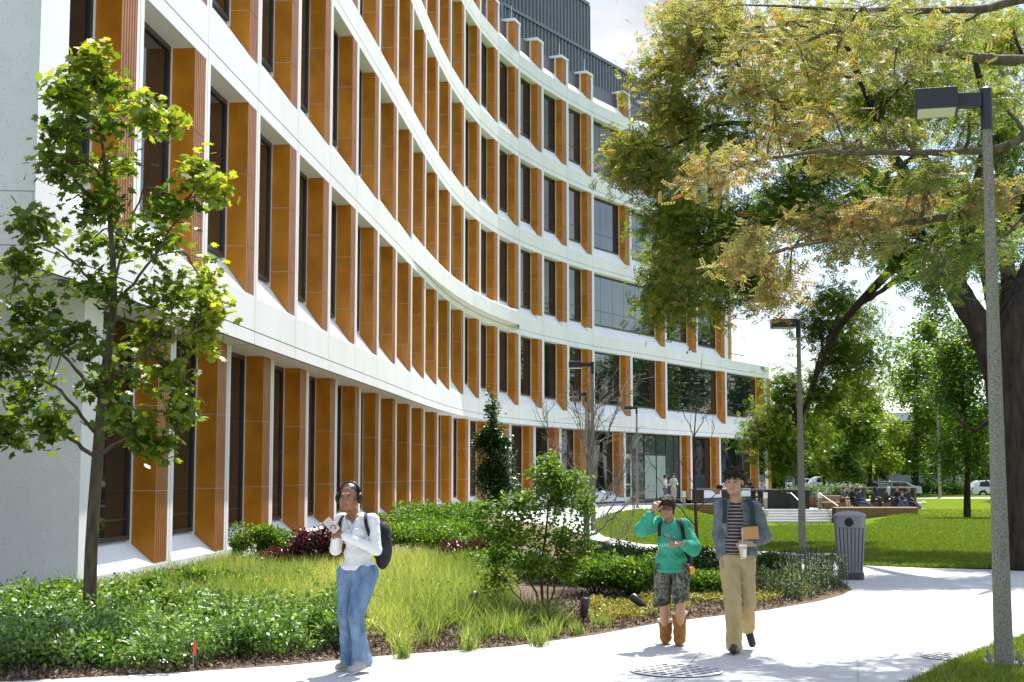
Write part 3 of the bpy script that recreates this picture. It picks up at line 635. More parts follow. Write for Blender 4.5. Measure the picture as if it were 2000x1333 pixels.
for i, (a, b, Y, z0, z1, dp, pm) in enumerate(((1338, 1484, 80.6, -1.0, .06, .6, 1), (1628, 1788, 79.0, -1.3, -.10, 1.0, 1), (1570, 1650, 88, ZT, .42, .5, 1), (1606, 1776, 82.6, ZT, .12, .6, 1), (1425, 1495, 86, ZT, .25, .5, 1))):
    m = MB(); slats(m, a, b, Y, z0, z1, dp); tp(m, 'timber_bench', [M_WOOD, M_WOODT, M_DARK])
m = MB()
for k in range(5): m.box((14.2, 80.1+.38*k, -1.3), (18.25, 82.3, -1.0+.15*(k+1)-.02))
st = tp(m, 'steps', [M_STEP]); bevel(st, .02, 1)
# handrails
for (xa, xb, lb) in ((15.9, 16.4, 'left'), (17.4, 18.3, 'right')):
    r = empty('handrail', (xa, 81, ZT), label='steel handrail on the %s side of the terrace steps' % lb, cat='handrail', group='handrails at the terrace steps')
    w = xb-xa; m = MB(); m.tube([(0, 1.6, .92), (w*.25, .9, .92), (w, -.9, .22)], .028, 6); m.build('rail', [M_ALU], r)
    for t, z in ((0.05, .92), (.3, .88), (.98, .25)):
        q = MB(); yy = 1.4 if t < .1 else (.8 if t < .5 else -.85); q.tube([(w*t, yy, -.1-.45*(t > .5)), (w*t, yy, z)], .022, 6); q.build('post', [M_BLACK], r)
# counter tables
def counter(label, pxa, pxb, Ya, Yb, zt, legs):
    xa, xb = (pxa-1000)/FPX*Ya, (pxb-1000)/FPX*Yb
    r = empty('counter_table', ((xa+xb)/2, (Ya+Yb)/2, ZT), label=label, cat='table', group='long black counter tables on the terrace')
    iv = -r.location; A = Vector((xa, Ya)); B = Vector((xb, Yb)); t = (B-A).normalized(); n = Vector((-t.y, t.x)); w = (B-A).length
    fn = lambda u, d, z: (A.x+t.x*u+n.x*d, A.y+t.y*u+n.y*d, z)
    m = MB(); m.box((0, 0, zt-.07), (w, .9, zt), 0, fn); o = m.build('table_top', [M_BLACK2], r); o.location = iv
    for a, b in legs:
        m = MB(); m.box((a*w, .08, ZT), (b*w, .82, zt-.072), 0, fn); o = m.build('leg_panel', [M_DARKP], r); o.location = iv
M_BLACK2 = mat('table_top_grey', (.10, .09, .085), .5); M_DARKP = mat('black_panel', (.012, .012, .013), .5)
counter('long black counter table right behind the walking man', 1345, 1580, 83.5, 82.6, .86, ((.02, .12), (.27, .42), (.62, .74), (.745, .99)))
counter('black counter table behind the seated students on the right', 1636, 1782, 88.5, 86.5, .92, ((.2, .32), (.5, .62), (.68, .99)))
# light bollards
for px, Y, zb, lb in ((1334, 78.5, -.15, 'light bollard at the left end of the terrace timber edge'), (1492, 82.2, ZT, 'light bollard in the middle in front of the black counter'), (1597, 82.4, ZT, 'light bollard at the top of the steps near the handrail')):
    x = (px-1000)/FPX*Y; r = empty('light_bollard', (x, Y, zb), label=lb, cat='bollard', group='square light bollards on the terrace')
    m = MB(); m.box((-.09, -.09, 0), (.09, .09, .62)); m.build('post', [mat('grey_bollard', (.30, .29, .24), .7)], r)
    m = MB(); m.box((-.11, -.11, .62), (.11, .11, .95)); m.build('lamp_box', [mat('white_bollard_box', (.72, .72, .70), .5)], r)
# planter greenery is grown later; sign
r = empty('wayfinding_sign', ((1726-1000)/FPX*92, 92, .3), label='navy wayfinding sign with white lettering behind the counter table', cat='sign')
m = MB(); m.box((-.40, -.03, .5), (.36, .03, 1.08)); sg = m.build('sign_panel', [mat('navy_enamel', (.02, .035, .085), .4)], r)
m = MB(); m.box((.37, -.04, -.8), (.44, .04, 1.12)); m.box((-.46, -.04, -.8), (-.41, .04, 1.12)); m.build('post', [M_STEEL], r)
M_LET = mat('white_lettering', (.85, .85, .85), .5)
text_mesh('lettering', 'Computer Design\nResearch and\nLearning Center', .105, (-.36, -.034, .93), (math.pi/2, 0, 0), M_LET, sg, 1.35, .002, .001)
m = MB(); m.tube([(.27, -.036, 1.0), (.27, -.040, 1.0)], .05, 16); m.add([(.23, -.035, .99), (.31, -.035, .99), (.27, -.035, .88)], ((0, 1, 2),)); m.build('symbol', [M_LET], sg)
r = empty('banner_pole', ((1556-1000)/FPX*118, 118, -.8), label='grey pole carrying a narrow dark blue banner behind the terrace', cat='banner')
m = MB(); m.tube([(-.4, 0, 0), (-.4, 0, 3.6)], .06, 8); m.build('pole', [M_STEEL], r)
m = MB(); m.box((-.3, -.02, 1.5), (.45, .02, 3.2)); m.build('banner', [mat('navy_cloth', (.02, .05, .22), .8)], r)
# cars
M_CARW = mat('white_car_paint', (.78, .79, .80), .3, coat=.8); M_CARD = mat('black_car_paint', (.02, .022, .025), .3, coat=.8)
M_TYRE = mat('tyre_rubber', (.02, .02, .02), .9); M_RED = mat('red_tail_lamp', (.5, .01, .01), .3)
M_CGL = mat('car_glass', (.01, .012, .015), .05)
def car(x, y, z, rz, label, paint, suv=True, group=None):
    r = empty('parked_car', (x, y, z), rz=rz, label=label, cat='car', group='parked cars on the far road')
    Lh = 2.35
    if suv: prof = [(-2.35, .35), (-2.38, .75), (-2.25, 1.05), (-1.95, 1.45), (-1.6, 1.63), (.1, 1.66), (.7, 1.5), (1.25, 1.08), (2.0, .98), (2.35, .75), (2.38, .38)]
    else: prof = [(-2.35, .35), (-2.38, .7), (-2.3, .98), (-1.7, 1.05), (-1.0, 1.38), (-.3, 1.45), (.3, 1.42), (1.1, 1.0), (2.0, .86), (2.35, .62), (2.38, .35)]
    m = MB(); n = len(prof)
    secs = [(-.92, .0, 1.), (-.86, .03, .95), (.86, .03, .95), (.92, 0, 1.)]
    vs = []
    for yy, dz, sc_ in ((-.90, 0, 1), (-.88, 0, 1), (.88, 0, 1), (.90, 0, 1)):
        for px_, pz in prof:
            tum = .0 if pz < 1.02 else (pz-1.02)*.32
            vs.append((px_*(1 if abs(yy) < .89 else .985), yy-math.copysign(tum, yy), pz if abs(yy) < .89 else pz-.03))
    fs = [tuple(range(n)), tuple(3*n+k for k in range(n-1, -1, -1))]
    for i in range(3):
        for k in range(n): fs.append((i*n+k, (i+1)*n+k, (i+1)*n+(k+1) % n, i*n+(k+1) % n))
    m.add(vs, fs); b = m.build('body', [paint], r); flip_out(b); bevel(b, .03, 2, 25)
    if suv: wins_ = [[(-1.75, 1.08), (-1.55, 1.5), (-.75, 1.55), (-.75, 1.05)], [(-.68, 1.05), (-.68, 1.55), (.1, 1.56), (.1, 1.03)], [(.17, 1.03), (.17, 1.55), (.62, 1.43), (1.05, 1.06)]]
    else: wins_ = [[(-1.35, 1.03), (-.9, 1.32), (-.45, 1.37), (-.45, 1.0)], [(-.38, 1.0), (-.38, 1.38), (.35, 1.35), (.92, 1.0)]]
    for s_ in (-1, 1):
        for w_ in wins_:
            q = MB(); q.add([(a, s_*(.912-(max(0, c-1.02))*.32), c) for a, c in w_], (tuple(range(len(w_))),)); q.build('side_window', [M_CGL], r)
        for wx in (-1.42, 1.45):
            q = MB(); q.tube([(wx, s_*.70, .34), (wx, s_*.925, .34)], .40, 20); q.build('wheel_arch', [M_TYRE], r)
            q = MB(); q.tube([(wx, s_*.72, .33), (wx, s_*.95, .33)], .335, 20); wh = q.build('tyre', [M_TYRE], r)
            q = MB()
            q.tube([(wx, s_*.93, .33), (wx, s_*.958, .33)], .21, 16); q.build('rim', [M_ALU], wh)
        q = MB(); q.rbox((-2.3 if 1 else 0, s_*.72, .88), (.12, .3, .12)); q.build('tail_lamp', [M_RED], r)
        q = MB(); q.box((-1.0, s_*.905, .3), (1.0, s_*.925, .42)) if s_ > 0 else q.box((-1.0, -.925, .3), (1.0, -.905, .42)); q.build('sill_trim', [M_TYRE], r)
    q = MB(); z0, z1 = (1.08, 1.48) if suv else (1.04, 1.36); x0, x1 = (1.22, .72) if suv else (1.08, .38)
    q.add([(x0, -.78, z0), (x0, .78, z0), (x1, .66, z1), (x1, -.66, z1)], ((0, 1, 2, 3),)); q.add([(-x0-.9 if suv else -1.62, -.72, 1.09), (-x0-.9 if suv else -1.62, .72, 1.09), (-1.9 if suv else -1.05, .6, 1.45 if suv else 1.36), (-1.9 if suv else -1.05, -.6, 1.45 if suv else 1.36)], ((0, 1, 2, 3),)); q.build('windscreen', [M_CGL], r)
def cx(px, Y): return (px-1000)/FPX*Y
car(cx(1938, 134), 134, -.52, 0, 'white estate car parked on the far road between the right-hand trunks', M_CARW, True)
car(cx(1742, 134), 134, -.42, math.pi, 'white saloon parked behind the navy sign with its tail to the right', M_CARW, False)
car(cx(1690, 129), 129, -.5, math.pi, 'black saloon parked behind the counter table left of the sign', M_CARD, False)
car(cx(1448, 150), 150, -.2, 0, 'white car just past the corner of the building', M_CARW, True)
car(cx(1620, 150), 150, -.2, 0, 'white van-like car under the trees right of the second lamp post', M_CARW, True)
car(cx(1560, 152), 152, -.2, math.pi, 'white car half hidden behind the second lamp post', M_CARW, False)
# far low building
r = empty('glass_fronted_building', (55, 172, -.5), label='low distant building with dark glass and white upright fins behind the trees', cat='building')
m = MB(); m.box((-26, 0, 0), (60, 14, 2.1)); m.build('base_wall', [mat('blue_grey_wall', (.30, .33, .38), .7)], r)
m = MB(); m.box((-26, .2, 2.1), (60, 14, 8.6)); m.build('glazing', [M_GLASS], r)
m = MB(); m.box((-26.2, -.3, 8.6), (60.2, 14, 9.6)); m.build('roof', [M_CONC], r)
m = MB()
for k in range(31): m.box((-26+k*2.85, -.12, 2.1), (-26+k*2.85+.22, .2, 8.6))
m.build('upright_fins', [M_CONC], r)
# ------------------------------------------------------------------ vegetation
def barkmat(name, c1, c2, sc_=14, bump=.8): return mat(name, c1, .9, c2, sc_, 8, .15, bump, sc_*2, stretch=(1, 1, .22), ramp=(.3, .7))
M_BARK = barkmat('dark_bark', (.012, .009, .007), (.060, .046, .035), 9, 1.0)
M_BARKY = barkmat('young_bark', (.06, .045, .032), (.20, .16, .12))
M_BARKM = barkmat('brown_bark', (.040, .031, .022), (.15, .115, .08), 18, .6)
M_BARKS = barkmat('silver_bark', (.09, .08, .07), (.34, .31, .28), 20, .4)
M_BARKR = barkmat('reddish_stems', (.04, .022, .018), (.13, .075, .055))
def curve(pts, n=8, jit=0.0):
    "Catmull-Rom through points"
    P_ = [np.array(p, float) for p in pts]; P_ = [2*P_[0]-P_[1]]+P_+[2*P_[-1]-P_[-2]]; out = []
    for i in range(1, len(P_)-2):
        for k in range(n):
            t = k/n; a, b, c, d = P_[i-1:i+3]
            q = .5*((2*b)+(-a+c)*t+(2*a-5*b+4*c-d)*t*t+(-a+3*b-3*c+d)*t**3)
            out.append(q+(rng.normal(size=3)*jit if (k or i > 1) else 0))
    out.append(P_[-2]); return out
def branch_to(m, start, end, r0, r1=.004, sag=0.0, jit=.02, n=6, sides=5, lift=.25):
    s, e = np.array(start, float), np.array(end, float); L = np.linalg.norm(e-s)
    mid = (s+e)/2+np.array([0, 0, L*lift-sag*L])+rng.normal(size=3)*L*.07
    pts = curve([s, mid, e], n, jit*L*.3); m.tube(pts, list(np.linspace(r0, r1, len(pts))), sides, cap=False); return pts
def scat_leaves(ends, per, spread, droop=0.0, up=.4):
    "leaf positions round twig ends"
    ends = np.asarray(ends); idx = rng.integers(0, len(ends), per); p = ends[idx]+rng.normal(size=(per, 3))*spread
    return p
def tree_from(name, label, base, trunk, tr, limbs, clumps, mats_bark, leafm, nl, ls, lw, tpl=LEAF, spread=.18, twigs=7, droop=-.3, cat='tree', varf=None, group=None, clumpvar=None, tw_r=.012, nup=.7, shell=.55):
    """trunk: world points; limbs: lists of world points; clumps: (cx,cy,cz,rx,ry,rz[,weight[,var]])"""
    r = empty(name, base, label=label, cat=cat, group=group); iv = -Vector(base)
    m = MB(); nodes = []
    tp_ = curve(trunk, 6); m.tube(tp_, list(np.interp(np.linspace(0, 1, len(tp_)), np.linspace(0, 1, len(tr)), tr)), 12)
    nodes += [(q, np.interp(i/(len(tp_)-1), np.linspace(0, 1, len(tr)), tr)) for i, q in enumerate(tp_) if i > len(tp_)*.25]
    for L in limbs:
        pts, r0, r1 = L; c = curve(pts, 6, .01); rad = np.linspace(r0, r1, len(c)); m.tube(c, list(rad), 8)
        nodes += list(zip(c[2:], rad[2:]))
    NP = np.array([q for q, _ in nodes]); NR = np.array([q for _, q in nodes]); ends = []; ev = []
    tw = m
    W = np.array([(c[6] if len(c) > 6 else 1)*(c[3]*c[4]*c[5])**.66 for c in clumps]); W /= W.sum()
    for c, w in zip(clumps, W):
        cc = np.array(c[:3]); rr = np.array(c[3:6]); d = np.linalg.norm(NP-cc, axis=1)-(cc[2]-NP[:, 2])*.15; j = int(np.argmin(d)); 
        pts = branch_to(m, NP[j], cc+rng.normal(size=3)*rr*.15, min(NR[j]*.6, .05), tw_r, n=5, jit=.04)
        for k in range(twigs):
            q = norm(rng.normal(size=3))*rr*(rng.random()**.4)*.95; s = pts[rng.integers(len(pts)//3, len(pts))]
            e = cc+q; t = branch_to(tw, s, e, tw_r*.7, tw_r*.2, n=3, sides=3, jit=.06, lift=.12)
            ends += [t[-1], t[len(t)//2], t[len(t)*3//4]]; ev += [c[7] if len(c) > 7 else .5]*3
    mt = m.build('trunk', [mats_bark], r, smooth=True); mt.location = iv
    # leaves: half round the twig ends, half in the clump volume
    P1 = []; V1 = []
    E_ = np.array(ends); EV = np.array(ev)
    n1 = int(nl*shell); idx = rng.integers(0, len(E_), n1); P1.append(E_[idx]+rng.normal(size=(n1, 3))*spread); V1.append(EV[idx])
    for c, w in zip(clumps, W):
        k = int((nl-n1)*w)+1; q = norm(rng.normal(size=(k, 3)))*np.array(c[3:6])*(rng.random((k, 1))**.45); P1.append(np.array(c[:3])+q); V1.append(np.full(k, c[7] if len(c) > 7 else .5))
    Pn = np.vstack(P1); Vv = np.concatenate(V1); n = len(Pn)
    yd = rdir(n); yd[:, 2] = yd[:, 2]*.6+droop; nr = rdir(n); nr[:, 2] = np.abs(nr[:, 2])+nup
    v = Vv+rng.normal(size=n)*.16
    o = leaves('crown', Pn, yd, nr, ls*(rng.random(n)*.6+.7), lw*(rng.random(n)*.5+.75), [leafm], r, tpl, v); o.location = iv
    return r
def pclumps(lst, Y, ry=.8, dY=1.0, var=.5):
    out = []
    for c in lst:
        px, py, rx, rz = c[:4]; yy = Y+(rng.random()*2-1)*dY+(c[6] if len(c) > 6 else 0); k = yy/FPX
        x, y, z = at(px, py, yy); out.append((x, y, z, rx*k, ry*min(1.6, max(.35, (rx+rz)*k/2)), rz*k, c[4] if len(c) > 4 else 1, c[5] if len(c) > 5 else var))
    return out
def PT(Y, *pts): return [at(p[0], p[1], Y+(p[2] if len(p) > 2 else 0)) for p in pts]
# ---- young plane tree at the left
L_MAPLE = leaf_mat('plane_tree_leaf', [(0, (.022, .050, .010)), (.4, (.085, .140, .018)), (.75, (.20, .25, .03)), (1, (.36, .34, .04))], .46, .42, spec=.35)
by = 15.5; b = gp(175, 1245)
cl = [(182, 105, 28, 42, .7, .8), (160, 165, 50, 45, 1, .6), (215, 185, 60, 45, 1, .7), (120, 185, 45, 25, .6, .6), (190, 255, 85, 45), (330, 255, 35, 45, .5, .8), (285, 225, 22, 30, .3, .7), (105, 262, 30, 35, .4), (200, 330, 105, 45), (390, 330, 45, 40, .5, .8), (420, 372, 22, 22, .3, .8), (110, 340, 50, 45), (180, 400, 115, 45, 1, .4), (330, 400, 70, 50, .8), (75, 440, 55, 40, .8), (45, 520, 50, 50), (170, 480, 110, 45, 1, .4), (300, 480, 90, 45), (420, 600, 22, 30, .3, .8), (400, 560, 30, 30, .4, .8), (330, 570, 70, 45), (180, 560, 120, 50, 1.1, .4), (60, 610, 75, 55, 1.1, .35), (10, 700, 70, 60, 1, .35), (150, 660, 130, 55, 1.2, .3), (310, 660, 80, 50, 1, .5), (400, 650, 38, 40, .5, .8), (60, 780, 70, 45, 1, .4), (215, 745, 90, 45, 1, .45), (330, 745, 70, 50, 1, .6), (15, 850, 35, 30, .4, .5), (110, 835, 60, 28, .6, .5), (250, 820, 60, 40, .7, .6), (300, 870, 40, 22, .4, .6), (-60, 620, 60, 90, .8, .4), (355, 800, 40, 30, .4, .6)]
tree_from('young_plane_tree', 'young lobed-leaf tree with a slim trunk in the bed before the left end wall', (b[0], b[1], 0), PT(by, (175, 1250), (178, 1080), (190, 900), (204, 740), (222, 590), (214, 420), (200, 280), (184, 90)), [.078, .07, .064, .052, .04, .028, .016, .006],
          [(PT(by, (190, 895), (130, 850), (60, 800, -.3)), .028, .008), (PT(by, (192, 890), (250, 860), (320, 870, -.4)), .022, .006), (PT(by, (200, 780), (120, 690, .3), (20, 590, .4)), .03, .008), (PT(by, (200, 760), (280, 690, -.3), (400, 640, -.5)), .026, .006), (PT(by, (222, 600), (150, 520, -.4), (60, 440, -.5)), .022, .006), (PT(by, (222, 600), (300, 500), (400, 340, .3)), .022, .006), (PT(by, (222, 560), (260, 420, .5), (330, 270, .5)), .018, .005), (PT(by, (190, 850), (100, 750, -.5), (-40, 700, -.6)), .022, .006)],
          pclumps(cl, by, .8, .55), M_BARKM, L_MAPLE, 5600, .100, .110, MAPLE, .085, 8, -.25, tw_r=.008, shell=.93)
# ---- columnar tree
L_DK = leaf_mat('hornbeam_leaf', [(0, (.006, .025, .006)), (.5, (.018, .06, .008)), (1, (.08, .17, .02))], .3, .3)
x, y = gp(975, 1012)
cl = [(960, 800, 12, 35, .5, .7), (962, 850, 30, 35), (950, 880, 28, 40), (975, 900, 30, 45), (960, 940, 35, 40), (985, 940, 30, 40), (975, 980, 28, 25), (945, 930, 22, 40), (940, 865, 14, 20), (985, 870, 16, 20)]
tree_from('columnar_tree', 'narrow dark green columnar tree close to the curved facade', (x, y, 0), PT(y, (975, 1012), (972, 950), (962, 780)), [.08, .06, .015], [], pclumps(cl, y, .9, .3), M_BARK, L_DK, 9000, .13, .10, OVAL, .12, 10, -.1)
# ---- multi-stem shrub
L_SH = leaf_mat('serviceberry_leaf', [(0, (.025, .065, .010)), (.4, (.065, .14, .014)), (.75, (.14, .23, .02)), (1, (.30, .24, .04))], .4, .5, spec=.3)
x, y = gp(1065, 1205)
cl = [(1065, 925, 35, 25), (1110, 940, 45, 25), (1010, 990, 60, 35), (1080, 985, 70, 40), (1140, 990, 25, 45, .6), (980, 1040, 45, 40), (1050, 1050, 80, 40, .8), (1120, 1060, 45, 40), (970, 1090, 35, 30, .7), (1040, 1110, 60, 25, .4), (1115, 1110, 35, 25, .5), (935, 1000, 18, 20, .3), (1075, 905, 15, 14, .3), (965, 1140, 30, 25, .3, .7)]
b0 = (x, y, 0)
tree_from('multistem_shrub', 'airy multi-stemmed shrub with red-brown stems in the middle of the bed', b0, PT(y, (1062, 1207), (1058, 1120), (1070, 1000), (1070, 930)), [.022, .017, .011, .004], [(PT(y, (1060, 1205), (1035, 1130, -.2), (985, 1010, -.3)), .018, .004), (PT(y, (1066, 1205), (1090, 1120, .2), (1125, 960, .3)), .018, .004), (PT(y, (1064, 1206), (1080, 1100, -.2), (1105, 1000, -.2)), .014, .004), (PT(y, (1040, 1205, -.1), (1000, 1150, -.3), (960, 1090, -.4)), .011, .003), (PT(y, (1070, 1205, .1), (1110, 1130, .4), (1145, 1020, .5)), .012, .004)],
          pclumps(cl, y, .9, .3), M_BARKR, L_SH, 6400, .060, .05, OVAL, .06, 9, -.3, tw_r=.005, cat='shrub')
# ---- bare silver tree
def bare_tree(name, label, base, trunk, tr, limbs, nsub, sub_len, bark, r_sub=.008, cat='tree', upb=.7):
    r = empty(name, base, label=label, cat=cat); iv = -Vector(base); m = MB()
    tp_ = curve(trunk, 6); m.tube(tp_, list(np.interp(np.linspace(0, 1, len(tp_)), np.linspace(0, 1, len(tr)), tr)), 10)
    o = m.build('trunk', [bark], r, smooth=True); o.location = iv
    m = MB(); tips = []
    for pts, r0, r1 in limbs:
        c = curve(pts, 6, .02); rad = np.linspace(r0, r1, len(c)); m.tube(c, list(rad), 6)
        for k in range(nsub):
            i = rng.integers(2, len(c)-1); d = norm(np.array(c[i+1])-np.array(c[i])+rng.normal(size=3)*.55*np.linalg.norm(c[i+1]-c[i])); d[2] += upb*.3; L = sub_len*(.4+rng.random())
            e = c[i]+norm(d)*L; t = branch_to(m, c[i], e, r_sub, r_sub*.3, n=3, sides=4, jit=.05, lift=.1); tips.append(t[-1])
            for _ in range(3):
                j = rng.integers(1, len(t)-1); d2 = norm(t[j+1]-t[j]+rng.normal(size=3)*.7*np.linalg.norm(t[j+1]-t[j])); e2 = t[j]+d2*L*.4*(.5+rng.random()); m.tube([t[j], (t[j]+e2)/2+rng.normal(size=3)*.01, e2], [r_sub*.5, r_sub*.4, r_sub*.25], 3, cap=False); tips.append(e2)
    o = m.build('branches', [bark], r, smooth=True); o.location = iv
    return r, tips
x, y = gp(1148, 1058); Yb = y
bare_tree('bare_tree', 'leafless silvery tree in front of the building with upswept twigs', (x, y, 0), PT(y, (1146, 1058), (1146, 980), (1150, 880), (1148, 740)), [.09, .07, .045, .012],
          [(PT(y, (1146, 1050), (1180, 1028, -.5), (1225, 985, -.8), (1262, 950, -.9)), .035, .008), (PT(y, (1146, 1030), (1190, 1000, .3), (1215, 930, .5), (1240, 860, .7)), .03, .006), (PT(y, (1148, 960), (1110, 900, -.4), (1075, 860, -.6), (1060, 800, -.6)), .025, .005), (PT(y, (1148, 940), (1180, 880), (1205, 800, .2), (1230, 770, .2)), .022, .005), (PT(y, (1148, 900), (1130, 820, .3), (1115, 750, .3)), .018, .004), (PT(y, (1149, 880), (1165, 800, -.3), (1180, 760, -.3)), .016, .004), (PT(y, (1146, 1000), (1200, 960, -.3), (1240, 900, -.3)), .022, .005), (PT(y, (1148, 950), (1160, 860, .5), (1175, 800, .5)), .018, .004), (PT(y, (1146, 1000), (1110, 960, .5), (1060, 930, .6)), .02, .004), (PT(y, (1146, 1054), (1190, 1060, -.6), (1225, 1040, -.9), (1240, 990, -1)), .018, .004)], 17, .85, M_BARKS, .010)
x, y = gp(1362, 1105)
_, tips = bare_tree('bare_sapling', 'thin bare sapling with a few red leaves between the girl and the man', (x, y, 0), PT(y, (1364, 1108), (1358, 980), (1356, 850), (1372, 690)), [.04, .028, .014, .003],
          [(PT(y, (1360, 1030), (1300, 960, -.2), (1255, 870, -.3)), .013, .003), (PT(y, (1360, 1000), (1420, 940, .2), (1465, 870, .2)), .012, .003), (PT(y, (1357, 860), (1330, 800), (1310, 740)), .010, .003), (PT(y, (1357, 850), (1385, 800), (1400, 730)), .010, .003), (PT(y, (1359, 950), (1330, 900, .3), (1310, 850, .3)), .008, .003), (PT(y, (1358, 920), (1390, 860, -.3), (1395, 800, -.3)), .008, .003)], 3, .35, M_BARKR, .005)
rl = np.array([at(1363+rng.normal()*5, py+rng.normal()*6, y-.05) for py in [885, 895, 905]*3]+[at(1395+rng.normal()*8, 815+rng.normal()*8, y) for _ in range(4)]+[at(1330+rng.normal()*8, 785+rng.normal()*40, y) for _ in range(8)])
vv = np.r_[np.full(9, .05), np.full(12, .8)]
o = leaves('remaining_leaves', rl, rdir(len(rl), -.5), rdir(len(rl)), .065, .05, [leaf_mat('autumn_leaf', [(0, (.35, .008, .02)), (.5, (.3, .02, .02)), (1, (.35, .16, .05))], .3)], _, OVAL, vv); o.location = -_.location
# ---- big honey locust
PIN_v = []; PIN_f = []
for k in range(5):
    yy = .06+k*.18; w = .44*(1-.30*abs(k-1.9)/3)
    for s in (-1, 1):
        i = len(PIN_v); PIN_v += [(0, yy, 0), (s*w*.55, yy-.01, .05), (s*w, yy+.10, .02), (s*w*.45, yy+.14, .03)]; PIN_f.append((i, i+1, i+2, i+3) if s > 0 else (i, i+3, i+2, i+1))
PINN = (PIN_v, PIN_f)
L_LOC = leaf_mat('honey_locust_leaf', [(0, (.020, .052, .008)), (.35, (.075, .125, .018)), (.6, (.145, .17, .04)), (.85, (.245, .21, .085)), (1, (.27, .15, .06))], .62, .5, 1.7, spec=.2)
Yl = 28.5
cl = [(1225, 310, 60, 28, .8, .62), (1275, 345, 80, 48, 1, .62), (1310, 285, 90, 45, 1, .6), (1330, 215, 90, 55, 1, .66), (1290, 140, 75, 50, .9, .72), (1370, 100, 90, 60, 1, .72), (1350, 35, 100, 50, 1, .75), (1480, 60, 140, 80, 1.1, .72), (1460, 190, 120, 60, 1, .65), (1420, 290, 120, 45, .9, .5), (1560, 210, 110, 70, .8, .6), (1620, 90, 140, 90, 1.1, .7), (1780, 60, 150, 90, 1, .72), (1700, 210, 120, 70, .9, .55), (1830, 190, 120, 90, 1, .55), (1950, 90, 100, 100, 1, .65), (1950, 260, 80, 100, 1, .45),  # clump var puts sunlight into leaf colour: top yellower, lower clumps darker green
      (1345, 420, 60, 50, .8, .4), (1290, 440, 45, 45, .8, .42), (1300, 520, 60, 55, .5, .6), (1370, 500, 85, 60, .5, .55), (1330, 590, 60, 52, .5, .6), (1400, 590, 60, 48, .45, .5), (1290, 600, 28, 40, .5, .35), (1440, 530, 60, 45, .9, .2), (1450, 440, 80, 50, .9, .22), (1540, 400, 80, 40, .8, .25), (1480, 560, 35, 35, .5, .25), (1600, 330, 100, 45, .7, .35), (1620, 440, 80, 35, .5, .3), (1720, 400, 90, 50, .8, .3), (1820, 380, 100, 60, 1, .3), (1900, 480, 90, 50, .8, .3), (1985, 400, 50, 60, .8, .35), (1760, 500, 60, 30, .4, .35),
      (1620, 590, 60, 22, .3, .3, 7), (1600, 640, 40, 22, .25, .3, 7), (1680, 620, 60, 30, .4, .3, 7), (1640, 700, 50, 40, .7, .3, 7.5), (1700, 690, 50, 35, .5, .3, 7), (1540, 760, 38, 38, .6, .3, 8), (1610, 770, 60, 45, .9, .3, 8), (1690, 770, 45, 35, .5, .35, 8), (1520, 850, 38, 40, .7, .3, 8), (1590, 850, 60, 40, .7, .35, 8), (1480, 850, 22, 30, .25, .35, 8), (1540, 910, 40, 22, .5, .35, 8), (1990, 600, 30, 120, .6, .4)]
lx, ly = gp(2003, 1112)
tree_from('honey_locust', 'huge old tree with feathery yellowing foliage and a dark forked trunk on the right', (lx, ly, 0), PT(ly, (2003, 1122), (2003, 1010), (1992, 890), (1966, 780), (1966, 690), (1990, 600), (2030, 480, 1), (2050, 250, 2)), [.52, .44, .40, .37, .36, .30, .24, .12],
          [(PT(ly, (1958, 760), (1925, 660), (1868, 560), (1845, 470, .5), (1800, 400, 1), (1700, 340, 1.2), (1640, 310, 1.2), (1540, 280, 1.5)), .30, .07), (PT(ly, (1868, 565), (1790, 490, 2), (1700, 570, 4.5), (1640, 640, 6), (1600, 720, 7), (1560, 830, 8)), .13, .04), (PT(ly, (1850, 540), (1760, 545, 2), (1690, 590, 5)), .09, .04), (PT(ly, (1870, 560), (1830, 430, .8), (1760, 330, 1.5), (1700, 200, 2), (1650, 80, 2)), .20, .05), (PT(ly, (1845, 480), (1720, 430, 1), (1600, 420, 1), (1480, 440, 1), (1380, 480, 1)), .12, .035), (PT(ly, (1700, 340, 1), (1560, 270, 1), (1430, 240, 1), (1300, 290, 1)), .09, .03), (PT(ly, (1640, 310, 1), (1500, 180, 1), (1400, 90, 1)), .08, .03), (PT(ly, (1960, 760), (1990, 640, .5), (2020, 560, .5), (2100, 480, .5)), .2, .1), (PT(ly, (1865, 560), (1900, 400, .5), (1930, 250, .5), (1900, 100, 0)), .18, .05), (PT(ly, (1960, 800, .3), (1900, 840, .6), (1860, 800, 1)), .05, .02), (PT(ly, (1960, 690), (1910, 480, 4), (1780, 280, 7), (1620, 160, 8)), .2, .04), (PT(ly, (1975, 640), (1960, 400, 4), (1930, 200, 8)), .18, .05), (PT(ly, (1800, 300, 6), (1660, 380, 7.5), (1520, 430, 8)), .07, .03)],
          pclumps([tuple(c[:4])+(c[4]*(.55 if c[0] < 1430 and c[1] > 230 else 1),)+tuple(c[5:]) for c in cl], Yl, .9, 2.0)+pclumps([c for c in cl if c[0] > 1500 and c[1] < 520], Yl+7.5, .9, 2.5), M_BARK, L_LOC, 50000, .17, .16, PINN, .25, 20, -.45, tw_r=.013, nup=.4, shell=.8)
